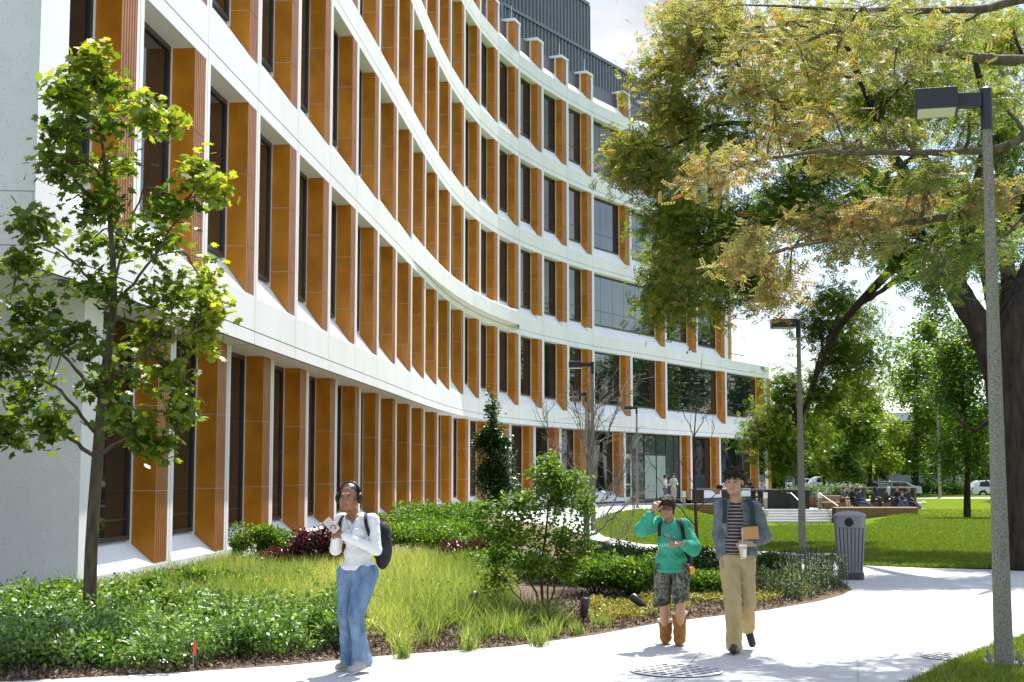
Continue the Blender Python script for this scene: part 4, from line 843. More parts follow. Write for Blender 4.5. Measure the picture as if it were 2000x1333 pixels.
# ---- overhanging branches of a nearer tree whose trunk stands right of the frame
L_NEAR = leaf_mat('near_locust_leaf', [(0, (.05, .11, .014)), (.35, (.12, .17, .04)), (.65, (.22, .225, .09)), (.85, (.35, .29, .16)), (1, (.26, .12, .05))], .42, .5, spec=.15)
Yn = 15.5
cl = [(1900, 60, 130, 50, 1, .6), (1750, 50, 120, 45, 1, .65), (1620, 40, 110, 40, .9, .7), (1520, 90, 90, 35, .6, .75), (1640, 130, 100, 40, .7, .75), (1780, 120, 110, 40, .8, .65), (1500, 160, 60, 30, .4, .75), (1960, 180, 70, 60, .8, .5), (1600, 230, 90, 30, .4, .8), (1480, 300, 90, 22, .5, .8), (1430, 330, 60, 18, .3, .85), (1680, 300, 80, 30, .4, .7), (1850, 330, 90, 35, .5, .6), (1760, 270, 90, 30, .4, .6), (1900, 420, 90, 40, .7, .4), (1800, 400, 90, 22, .6, .8), (1620, 430, 90, 20, .6, .8), (1500, 470, 80, 22, .5, .8), (1480, 510, 50, 18, .3, .8), (1700, 480, 70, 22, .4, .7), (1860, 500, 70, 45, .8, .2), (1870, 560, 40, 35, .4, .3), (1960, 470, 60, 60, .6, .4), (1740, 420, 60, 22, .4, .85), (1960, 380, 60, 40, .5, .8), (1400, 20, 90, 25, .3, .7), (1560, 560, 30, 20, .1, .8)]
bx_, by_ = 9.6, 14.0
tree_from('overhanging_tree', 'nearer tree outside the right edge whose pale drooping branches hang over the scene', (bx_, by_, 0), [(bx_, by_, 0), (bx_-.1, by_, 2.5), (bx_, by_+.2, 5), (bx_, by_+.5, 8.5)], [.26, .22, .18, .06],
          [([(bx_, by_, 3.2)]+PT(Yn, (2150, 330), (1950, 400), (1760, 440), (1560, 480), (1440, 520)), .09, .008), ([(bx_, by_, 4.2)]+PT(Yn, (2200, 120), (1980, 120), (1800, 90), (1650, 60), (1500, 110)), .10, .010), ([(bx_, by_, 3.8)]+PT(Yn, (2150, 230), (1950, 290), (1750, 300), (1560, 300), (1400, 340)), .07, .007), ([(bx_, by_, 4.6)]+PT(Yn, (2150, 20), (1900, 20), (1700, 20), (1450, 10)), .08, .008), ([(bx_, by_, 3.0)]+PT(Yn, (2120, 420), (1950, 470), (1870, 540)), .05, .007)],
          pclumps([(c[0]-10, c[1], c[2]*1.35, c[3]*.8)+tuple(c[4:]) for c in cl]+[(c[0]-45, c[1]+25, c[2]*1.1, c[3]*.7, c[4]*.7, c[5]) for c in cl], Yn, .9, 1.1), M_BARKY, L_NEAR, 6800, .15, .085, PINN, .075, 15, -.3, tw_r=.0075, nup=.4, shell=.97)
# ---- background trees
L_BG = leaf_mat('mid_green_leaf', [(0, (.012, .042, .006)), (.4, (.045, .105, .010)), (.75, (.14, .23, .015)), (1, (.30, .36, .03))], .45, .45)
def bgtree(px, py, label, cx_, cyt, cyb, rx, nl, ls, var, name='park_tree', place=None, tw=None, dens=1, lean=0):
    x, y, z = place or gpt(px, py); k = y/FPX
    x = (px-1000)/FPX*y
    cl = []; hh = (cyb-cyt); n = max(7, int(hh*rx/1100))
    for i in range(n):
        t = (i+.5)/n; py_ = cyt+hh*t; w = rx*math.sin(math.pi*min(.93, max(.12, t*.8+.12)))**.6
        cl.append((cx_+(rng.random()*2-1)*w*.62, py_+(rng.random()-.5)*hh*.12, w*.45*(.7+rng.random()*.6), hh*.17*(.8+rng.random()*.5), 1, var+(rng.random()-.5)*.3))
    r_ = (tw or 10)*k/2
    tree_from(name, label, (x, y, z), PT(y, (px, py+3), (px+lean*.3, (py+cyb)/2), (px+lean, cyb-10), (cx_, (cyt+cyb)/2), (cx_, cyt+20)), [r_*1.15, r_, r_*.85, r_*.6, .03], [], pclumps(cl, y, 1.0, rx*k*.5, var), M_BARK, L_BG, nl, ls, ls*.6, LEAF, .3, 6, -.2, tw_r=.03, group='trees beyond the terrace')
bgtree(1889, 1012, 'young park tree on the lawn with a straight dark trunk left of the near post', 1880, 640, 915, 95, 12000, .20, .5, tw=13)
bgtree(1787, 967, 'park tree with the thickest far trunk right of the sign', 1790, 690, 925, 120, 11000, .36, .6, tw=17)
bgtree(1862, 965, 'slim park tree in front of the far hedge', 1840, 760, 935, 60, 4500, .34, .65, tw=6)
bgtree(1745, 962, 'park tree with a dark leaning trunk over the white saloon', 1730, 790, 930, 85, 7000, .36, .8, tw=8, lean=-25)
bgtree(1655, 950, 'park tree behind the left half of the second counter table', 1660, 780, 935, 80, 6500, .36, .55, place=(30, 118, -.7), tw=7)
bgtree(1610, 950, 'park tree with bright crown right of the second lamp post', 1615, 830, 940, 65, 5500, .34, .75, place=(30, 122, -.7), tw=6)
bgtree(1530, 950, 'dark park tree touching the end of the building', 1535, 790, 948, 55, 7000, .34, .3, place=(25, 128, -.7), tw=8)
bgtree(1700, 955, 'park tree with a light green crown above the navy sign', 1705, 770, 925, 70, 6500, .36, .85, place=(33, 128, -.6), tw=8)
bgtree(1970, 965, 'park tree behind the giant trunk', 1985, 560, 935, 80, 9000, .34, .55, place=(40, 112, -.8), tw=12)
bgtree(1810, 965, 'tall background tree rising in the middle of the right side', 1830, 610, 850, 100, 10000, .42, .55, place=(40, 150, -.5), tw=10)
bgtree(1580, 940, 'broad distant tree behind the parked cars', 1590, 850, 945, 100, 7000, .5, .35, place=(40, 165, -.5), tw=10)
bgtree(1930, 960, 'distant tree behind the white estate car', 1930, 780, 935, 90, 7000, .45, .5, place=(50, 158, -.5), tw=10)
bgtree(1690, 955, 'distant bushy tree between the lamp post and the leaning trunk', 1690, 830, 940, 80, 6000, .45, .45, place=(50, 160, -.5), tw=8)
bgtree(1640, 955, 'distant dark tree over the parked van', 1640, 740, 900, 60, 5000, .45, .3, place=(50, 155, -.5), tw=8)
# two shade trees right of the frame seen only in the glass reflections
for (x_, y_, h_) in ((50, 112, 15), (58, 127, 17), (66, 142, 18), (47, 101, 13), (72, 131, 19)):
    lb_ = {50: 'second nearest', 58: 'middle', 66: 'farthest', 47: 'nearest', 72: 'outermost'}[x_]
    q = [(x_+rng.normal()*2.4, y_+rng.normal()*2.4, h_*.35+rng.random()*h_*.6, 2.3, 2.3, 1.9, 1, .4) for _ in range(16)]
    tree_from('shade_tree', '%s of the five large shade trees beyond the right side of the lawn' % lb_, (x_, y_, -1), [(x_, y_, -1), (x_, y_, h_*.4), (x_, y_, h_*.8)], [.4, .3, .1], [], q, M_BARK, L_BG, 5000, .5, .32, LEAF, .4, 5, -.2, tw_r=.04, group='shade trees right of the lawn')
# ------------------------------------------------------------------ planting bed
def inpoly(x, y, poly):
    c = np.zeros(len(x), bool); j = len(poly)-1
    for i in range(len(poly)):
        xi, yi = poly[i]; xj, yj = poly[j]
        m = ((yi > y) != (yj > y)) & (x < (xj-xi)*(y-yi)/(yj-yi+1e-12)+xi); c ^= m; j = i
    return c
def scatter(poly_px, n, z=0):
    "points inside a ground polygon given as seen in the photo, denser where nearer"
    pl = [gp(a, b) for a, b in poly_px]; xs = [p[0] for p in pl]; ys = [p[1] for p in pl]; out = []
    tot = 0
    while tot < n:
        x = rng.uniform(min(xs), max(xs), n*3); y = 1/rng.uniform(1/max(ys), 1/min(ys), n*3); k = inpoly(x, y, pl); out.append(np.c_[x[k], y[k]]); tot += k.sum()
    return np.vstack(out)[:n]
def vnoise(x, y, s, seed=0):
    r_ = np.random.default_rng(seed); g = r_.random((64, 64)); u = (x*s) % 63; v = (y*s) % 63; i = u.astype(int); j = v.astype(int); a = u-i; b = v-j; a = a*a*(3-2*a); b = b*b*(3-2*b)
    return (g[i, j]*(1-a)+g[i+1, j]*a)*(1-b)+(g[i, j+1]*(1-a)+g[i+1, j+1]*a)*b
L_GC = leaf_mat('ground_cover_leaf', [(0, (.025, .065, .012)), (.5, (.075, .15, .025)), (.8, (.17, .27, .05)), (1, (.42, .48, .34))], .38, .36, spec=.65)
pl = [(-250, 1345), (0, 1322), (200, 1312), (330, 1318), (450, 1295), (560, 1290), (720, 1262), (700, 1215), (640, 1205), (560, 1222), (450, 1200), (330, 1205), (200, 1195), (0, 1200), (-250, 1195)]
p = scatter(pl, 46000); n = len(p); h = .06+.30*vnoise(p[:, 0], p[:, 1], 1.6, 3)+.26*vnoise(p[:, 0], p[:, 1], 5.5, 4)**2+.12*(vnoise(p[:, 0], p[:, 1], 14, 6) > .72); 
t = rng.random(n)**.6; pos = np.c_[p+rng.normal(size=(n, 2))*.02, h*t]
leaves('ground_cover', pos, rdir(n, -.1), rdir(n, .4), .058*(.45+rng.random(n)*.95), .040*(.5+rng.random(n)*.9), [L_GC], None, OVAL, .2+.45*t*rng.random(n)+.25*(vnoise(p[:, 0], p[:, 1], 3, 8)-.4)+.12+.3*(rng.random(n) > .76), kind='stuff', label='low pale-leaved ground cover along the front of the bed', cat='ground cover')
# ornamental grass
L_SGX = leaf_mat('mixed_leaf', [(0, (.03, .075, .012)), (.6, (.10, .18, .03)), (1, (.26, .32, .08))], .45, .5, spec=.3)
L_GR = leaf_mat('ornamental_grass', [(0, (.07, .12, .025)), (.4, (.18, .235, .075)), (.75, (.31, .335, .12)), (1, (.54, .49, .28))], .52, .55, spec=.25)
pl = [(60, 1200), (200, 1188), (330, 1200), (450, 1195), (560, 1215), (640, 1200), (740, 1235), (760, 1262), (900, 1262), (1040, 1250), (1100, 1225), (1000, 1205), (985, 1150), (960, 1100), (760, 1095), (500, 1105), (380, 1112), (250, 1140), (150, 1172)]
p = scatter(pl, 29000); k = vnoise(p[:, 0], p[:, 1], 2.6, 9) > .30; front = p[:, 1] < 16.6; k &= ~(front & (vnoise(p[:, 0], p[:, 1], 3.2, 11) < .60)); p = p[k]
tuf = np.repeat(p, 4, axis=0)+rng.normal(size=(len(p)*4, 2))*.035; n = len(tuf)
d = rng.normal(size=(n, 3))*.62; d[:, 2] = 1; ln = (.14+.30*rng.random(n))*(.65+.7*vnoise(tuf[:, 0], tuf[:, 1], 3.0, 31)); ln[tuf[:, 1] < 16.2] *= .62
xr = tuf[:, 0]/tuf[:, 1]; v = .33+.36*np.exp(-((xr+.11)/.06)**2)+.18*rng.normal(size=n)+.45*(vnoise(tuf[:, 0], tuf[:, 1], 2.0, 21)-.5)
leaves('ornamental_grass', np.c_[tuf, np.zeros(n)], d, rdir(n), ln, .0055+.004*rng.random(n), [L_GR], None, BLADE, v, kind='stuff', label='fine yellow-green ornamental grass in the middle of the bed', cat='grass')
pl = [(60, 1200), (200, 1188), (330, 1203), (450, 1200), (640, 1205), (900, 1215), (980, 1180), (940, 1120), (640, 1112), (450, 1105), (250, 1140), (150, 1172)]
p = scatter(pl, 30000); k = vnoise(p[:, 0], p[:, 1], 1.3, 41) > .46+.5*((p[:, 0]/p[:, 1]+.22) > 0)*(rng.random(len(p)) > .35); p = p[k]; n = len(p)
leaves('mixed_low_foliage', np.c_[p+rng.normal(size=(n, 2))*.03, .05+.34*rng.random(n)*vnoise(p[:, 0], p[:, 1], 3.5, 43)], rdir(n, .6), rdir(n, .4), .05*(.6+.9*rng.random(n)), .018+.012*rng.random(n), [L_SGX], None, LEAF, .3+.5*rng.random(n), kind='stuff', label='mixed low leafy plants growing among the ornamental grass', cat='plants')
# mulch chips
pl = [(-100, 1338), (350, 1313), (740, 1281), (1000, 1262), (1290, 1216), (1500, 1191), (1655, 1157), (1640, 1125), (1500, 1135), (1100, 1165), (900, 1225), (600, 1250), (0, 1300)]
p = scatter(pl, 26000); n = len(p); nr = rdir(n, 1.2)
L_CH = leaf_mat('bark_chip', [(0, (.03, .018, .012)), (.5, (.13, .085, .06)), (1, (.36, .27, .20))], .02, .9, spec=.1)
leaves('bark_chips', np.c_[p, .005+.02*rng.random(n)], rdir(n), nr, .03+.05*rng.random(n), .012+.015*rng.random(n), [L_CH], None, LEAF, rng.random(n), kind='stuff', label='loose bark chips along the edge of the bed', cat='mulch')
# low yellow stonecrop
L_ST = leaf_mat('stonecrop_leaf', [(0, (.06, .10, .015)), (.45, (.22, .26, .03)), (.8, (.42, .34, .05)), (1, (.40, .10, .05))], .25, .5)
pl = [(1100, 1225), (1150, 1180), (1250, 1160), (1400, 1165), (1560, 1150), (1600, 1160), (1500, 1178), (1300, 1200), (1180, 1225)]
p = scatter(pl, 16000); k = vnoise(p[:, 0], p[:, 1], 1.9, 5) > .5; p = p[k]; n = len(p)
leaves('stonecrop', np.c_[p, .02+.09*rng.random(n)], rdir(n, .5), rdir(n, .8), .035, .025, [L_ST], None, OVAL, rng.random(n), kind='stuff', label='low yellow-green stonecrop mat near the path', cat='ground cover')
# shrubs
L_SG = leaf_mat('glossy_shrub_leaf', [(0, (.025, .065, .010)), (.5, (.08, .16, .016)), (.85, (.19, .30, .03)), (1, (.36, .40, .06))], .42, .45, spec=.35)
L_SD = leaf_mat('dark_shrub_leaf', [(0, (.012, .035, .008)), (.6, (.04, .085, .014)), (1, (.11, .18, .025))], .3, .45, spec=.3)
L_SR = leaf_mat('purple_shrub_leaf', [(0, (.015, .004, .006)), (.6, (.07, .010, .018)), (1, (.20, .03, .04))], .3, .3)
L_SL = leaf_mat('grey_green_leaf', [(0, (.04, .07, .03)), (.6, (.12, .18, .08)), (1, (.26, .32, .18))], .3, .5)
def shrub(label, px, py, w, h, nl, ls, lm, name='leafy_shrub', dep=None, tpl=OVAL, group=None, Y=None, z=0):
    x, y = gp(px, py); 
    if Y: y = Y; x = (px-1000)/FPX*Y
    r = empty(name, (x, y, z), label=label, cat='shrub', group=group); dep = dep or w*.8
    m = MB(); ends = []
    for k in range(14):
        a = rng.random()*6.28; q = math.sqrt(rng.random()); e = (math.cos(a)*w*.42*q, math.sin(a)*dep*.42*q, h*(.55+.4*rng.random())); t = branch_to(m, (e[0]*.15, e[1]*.15, 0), e, .010, .003, n=4, sides=4); ends.append(e)
    m.build('stems', [M_BARKR], r)
    nb = 9+int(w*6); C = np.c_[rng.uniform(-.5, .5, nb)*w*.75, rng.uniform(-.5, .5, nb)*dep*.75, h*(.35+.4*rng.random(nb))]; rr = np.c_[np.full(nb, w*.26), np.full(nb, dep*.26), h*.26*np.ones(nb)]*(.6+.7*rng.random((nb, 1)))
    i = rng.integers(0, nb, nl); q = norm(rng.normal(size=(nl, 3)))*(rng.random((nl, 1))**.33); pos = C[i]+q*rr[i]; pos[:, 2] = np.maximum(pos[:, 2], .02)
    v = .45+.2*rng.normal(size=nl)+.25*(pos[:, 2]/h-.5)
    leaves('foliage', pos, rdir(nl, .3), rdir(nl, .6), ls*(.7+.6*rng.random(nl)), ls*.62, [lm], r, tpl, v); return r
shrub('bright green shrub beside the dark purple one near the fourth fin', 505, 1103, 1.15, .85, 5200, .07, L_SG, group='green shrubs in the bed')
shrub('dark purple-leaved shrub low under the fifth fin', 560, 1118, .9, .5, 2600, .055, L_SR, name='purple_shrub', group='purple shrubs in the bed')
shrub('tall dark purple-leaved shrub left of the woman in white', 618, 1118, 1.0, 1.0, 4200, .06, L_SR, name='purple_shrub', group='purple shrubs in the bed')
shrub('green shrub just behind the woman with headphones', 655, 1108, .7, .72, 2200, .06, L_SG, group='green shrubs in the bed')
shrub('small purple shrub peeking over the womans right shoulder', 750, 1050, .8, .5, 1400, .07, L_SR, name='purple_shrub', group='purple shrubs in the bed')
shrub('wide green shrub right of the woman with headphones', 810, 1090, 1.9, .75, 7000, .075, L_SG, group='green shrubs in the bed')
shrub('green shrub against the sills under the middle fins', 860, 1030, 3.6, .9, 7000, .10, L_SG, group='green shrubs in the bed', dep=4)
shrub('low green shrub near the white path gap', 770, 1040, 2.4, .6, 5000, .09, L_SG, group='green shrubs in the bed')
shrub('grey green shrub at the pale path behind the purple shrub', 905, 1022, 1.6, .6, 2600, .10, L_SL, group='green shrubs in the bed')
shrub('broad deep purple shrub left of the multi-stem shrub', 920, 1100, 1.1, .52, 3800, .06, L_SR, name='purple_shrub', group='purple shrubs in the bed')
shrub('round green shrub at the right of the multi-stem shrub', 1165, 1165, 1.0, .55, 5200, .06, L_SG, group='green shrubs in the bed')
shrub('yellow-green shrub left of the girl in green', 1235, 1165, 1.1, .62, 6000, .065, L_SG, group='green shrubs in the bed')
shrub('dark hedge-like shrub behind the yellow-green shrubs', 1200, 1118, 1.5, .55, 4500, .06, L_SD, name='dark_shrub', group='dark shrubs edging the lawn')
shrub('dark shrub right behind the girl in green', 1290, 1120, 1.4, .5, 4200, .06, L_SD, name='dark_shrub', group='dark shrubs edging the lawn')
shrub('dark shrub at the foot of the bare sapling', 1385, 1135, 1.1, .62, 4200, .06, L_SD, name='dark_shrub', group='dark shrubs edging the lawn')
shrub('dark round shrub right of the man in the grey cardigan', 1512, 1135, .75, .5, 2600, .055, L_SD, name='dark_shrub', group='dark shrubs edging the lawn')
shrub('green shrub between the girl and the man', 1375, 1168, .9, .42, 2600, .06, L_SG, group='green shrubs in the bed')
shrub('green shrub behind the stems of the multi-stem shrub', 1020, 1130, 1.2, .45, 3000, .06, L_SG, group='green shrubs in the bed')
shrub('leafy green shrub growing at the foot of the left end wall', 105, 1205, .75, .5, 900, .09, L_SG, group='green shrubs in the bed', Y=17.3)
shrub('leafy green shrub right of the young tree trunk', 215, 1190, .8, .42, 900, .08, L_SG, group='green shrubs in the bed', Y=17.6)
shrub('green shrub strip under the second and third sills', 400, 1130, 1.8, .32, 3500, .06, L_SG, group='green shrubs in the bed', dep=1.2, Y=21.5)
for q_ in (('low leafy shrub filling the gap left of the shrub tree stems', 965, 1118, 1.5, .42, 4200, .065), ('low leafy shrub right behind the shrub tree stems', 1095, 1140, 1.3, .42, 4200, .065), ('green shrub in the gap behind the ornamental grass left of the shrub tree', 960, 1085, 1.5, .55, 5000, .075), ('green shrub behind the broad deep purple shrub', 880, 1062, 2.2, .6, 6000, .085), ('green shrub between the columnar tree and the path', 960, 1052, 1.6, .5, 4000, .085), ('green shrub under the sills right of the woman in white', 720, 1062, 1.8, .55, 4500, .085)):
    shrub(q_[0], *q_[1:], L_SG, group='green shrubs in the bed')
for i, (px, Y) in enumerate(((1560, 86.5), (1590, 89), (1625, 90), (1655, 91))):
    shrub('planter greenery number-%s from the left behind the terrace steps' % ('first', 'second', 'third', 'fourth')[i] if 0 else ('leftmost', 'second', 'third', 'rightmost')[i]+' clump of planter greenery behind the terrace steps', px, 990, 2.2, 1.0, 2200, .13, L_SL, name='planter_shrub', group='planter greenery on the terrace', Y=Y, z=.1)
shrub('clipped far hedge in front of the distant building', 1850, 970, 9, 1.6, 5000, .22, L_SG, name='far_hedge', Y=138, z=-.6, dep=2)
for i, (px, py, w, h) in enumerate(((40, 1235, .5, .42), (120, 1262, .45, .4), (250, 1225, .55, .45), (330, 1232, .4, .5), (430, 1245, .5, .42), (520, 1250, .45, .44), (600, 1262, .4, .38), (300, 1282, .5, .36), (470, 1285, .5, .36), (90, 1300, .5, .38), (200, 1302, .45, .32), (655, 1275, .35, .34), (380, 1175, .5, .5), (290, 1190, .5, .45))):
    shrub('loose leafy mound in the ground cover, %s of fourteen counted from the left' % ('first', 'third', 'fifth', 'eighth', 'tenth', 'twelfth', 'thirteenth', 'seventh', 'eleventh', 'second', 'fourth', 'fourteenth', 'ninth', 'sixth')[i], px, py, w, h, 750, .062, L_GC if i % 3 else L_SG, name='leafy_mound', group='loose mounds in the ground cover')
# spiky perennials
def spikes(label, px, py, w, h, n, lm, group):
    x, y = gp(px, py); r = empty('spiky_perennial', (x, y, 0), label=label, cat='plant', group=group); m = MB(); P0 = []; D0 = []
    for k in range(n):
        a = rng.random()*6.28; q = math.sqrt(rng.random())*w/2; bx_, by_ = math.cos(a)*q, math.sin(a)*q*.7; hh = h*(.6+.45*rng.random()); tx, ty = bx_+rng.normal()*.05, by_+rng.normal()*.04
        m.tube([(bx_, by_, 0), ((bx_+tx)/2, (by_+ty)/2, hh*.5), (tx, ty, hh)], [.003, .003, .006], 4, cap=False)
        for j in range(16):
            t = rng.random()**.8*.9; P0.append((bx_+(tx-bx_)*t, by_+(ty-by_)*t, hh*t)); D0.append(norm(np.array([rng.normal(), rng.normal(), .8])))
    m.build('flower_stalks', [mat('dry_stalk', (.05, .045, .03), .8)], r); P0 = np.array(P0); n2 = len(P0)
    leaves('foliage', P0, np.array(D0), rdir(n2, .3), .075, .016, [lm], r, LEAF); return r
for i, (px, py, w, h, lb) in enumerate(((1445, 1160, .8, .4, 'spiky grey-green plant clump behind the mans legs'), (1515, 1165, .8, .5, 'spiky grey-green plant clump right of the man'), (1570, 1160, .8, .55, 'spiky grey-green plant clump under the second lamp post'), (1615, 1150, .7, .55, 'rightmost spiky grey-green plant clump before the litter bin'), (1340, 1165, .6, .35, 'small spiky plant clump right of the girl in green'), (1545, 1170, .7, .42, 'front spiky plant clump at the bed corner'), (1590, 1140, .8, .6, 'tall dark-tipped plant clump behind the bed corner'))):
    spikes(lb, px, py, w, h, 46, L_SL, 'spiky perennials at the bed corner')
# grass tufts in the near foreground of the bed
def tuft(px, py, h, lb):
    x, y = gp(px, py); n = 90; d = rng.normal(size=(n, 3))*.28; d[:, 2] = 1; p0 = np.c_[x+rng.normal(size=n)*.05, y+rng.normal(size=n)*.05, np.zeros(n)]
    leaves('grass_tuft', p0, d, rdir(n), h*(.6+.5*rng.random(n)), .009, [L_GR], None, BLADE, .45+.2*rng.normal(size=n), label=lb, cat='grass tuft', group='grass tufts along the front of the bed')
for i, (px, py, h) in enumerate(((785, 1285, .30), (830, 1262, .34), (915, 1270, .34), (960, 1245, .30), (1010, 1235, .28), (1050, 1262, .26), (1080, 1245, .28), (1125, 1240, .18), (850, 1240, .3), (1175, 1225, .18))):
    tuft(px, py, h, 'upright yellow-green grass tuft, %s from the left along the bed edge' % ('first', 'third', 'fourth', 'fifth', 'sixth', 'seventh', 'eighth', 'ninth', 'second', 'tenth')[i])
# near lawn corner blades and short lawn blades
L_LW = leaf_mat('lawn_blade', [(0, (.065, .12, .010)), (.6, (.145, .205, .018)), (1, (.30, .33, .05))], .3, .6)
cpl = [gp(*q) for q in [(1745, 1345), (1800, 1321), (1860, 1292), (1940, 1262), (2010, 1243), (2060, 1330), (1900, 1400)]]
xs = rng.uniform(3, 6.5, 60000); ys = rng.uniform(10.8, 16, 60000); k = inpoly(xs, ys, corner+[(9, 17.5), (12, 15), (12, 5), (3.3, 5)]); xs, ys = xs[k], ys[k]; n = len(xs); d = rng.normal(size=(n, 3))*.45; d[:, 2] = 1
leaves('near_grass', np.c_[xs, ys, np.full(n, .01)], d, rdir(n), .035+.03*rng.random(n), .006, [L_LW], None, BLADE, kind='stuff', label='short sunlit lawn grass at the lower right corner', cat='grass')
xs, ys = [], []
q = rng.uniform(0, 1, 170000); Y_ = 1/(1/26.5*(1-q)+1/88*q); X_ = rng.uniform(.05, .40, len(q))*Y_
k = inpoly(X_, Y_, lawn_edge+[(8, 80), (14.5, 98), (25, 118), (120, 118), (120, 26.6), (14.5, 26.6)]); X_, Y_ = X_[k], Y_[k]; n = len(X_); d = rng.normal(size=(n, 3))*.6; d[:, 2] = 1
Z_ = np.array([H(a, b) for a, b in zip(X_, Y_)])
leaves('lawn_grass', np.c_[X_, Y_, Z_+.01], d, rdir(n), .05+.03*rng.random(n), .012+.0004*Y_, [L_LW], None, LEAF, .2+.5*rng.random(n), kind='stuff', label='short mown grass of the large lawn', cat='grass')

k = rng.uniform(0, 1, (46, 2)); fp = np.array([gp(1050+950*a, 1150+170*b*b) for a, b in k]); nf = len(fp)
leaves('fallen_leaves', np.c_[fp, np.full(nf, .006)], rdir(nf)*[1, 1, .1], np.array([[0, 0, 1.]])+rdir(nf)*.25, .035+.03*rng.random(nf), .03, [L_CH], None, OVAL, .3+.6*rng.random(nf), kind='stuff', label='a few dry leaves blown over the path', cat='leaves')
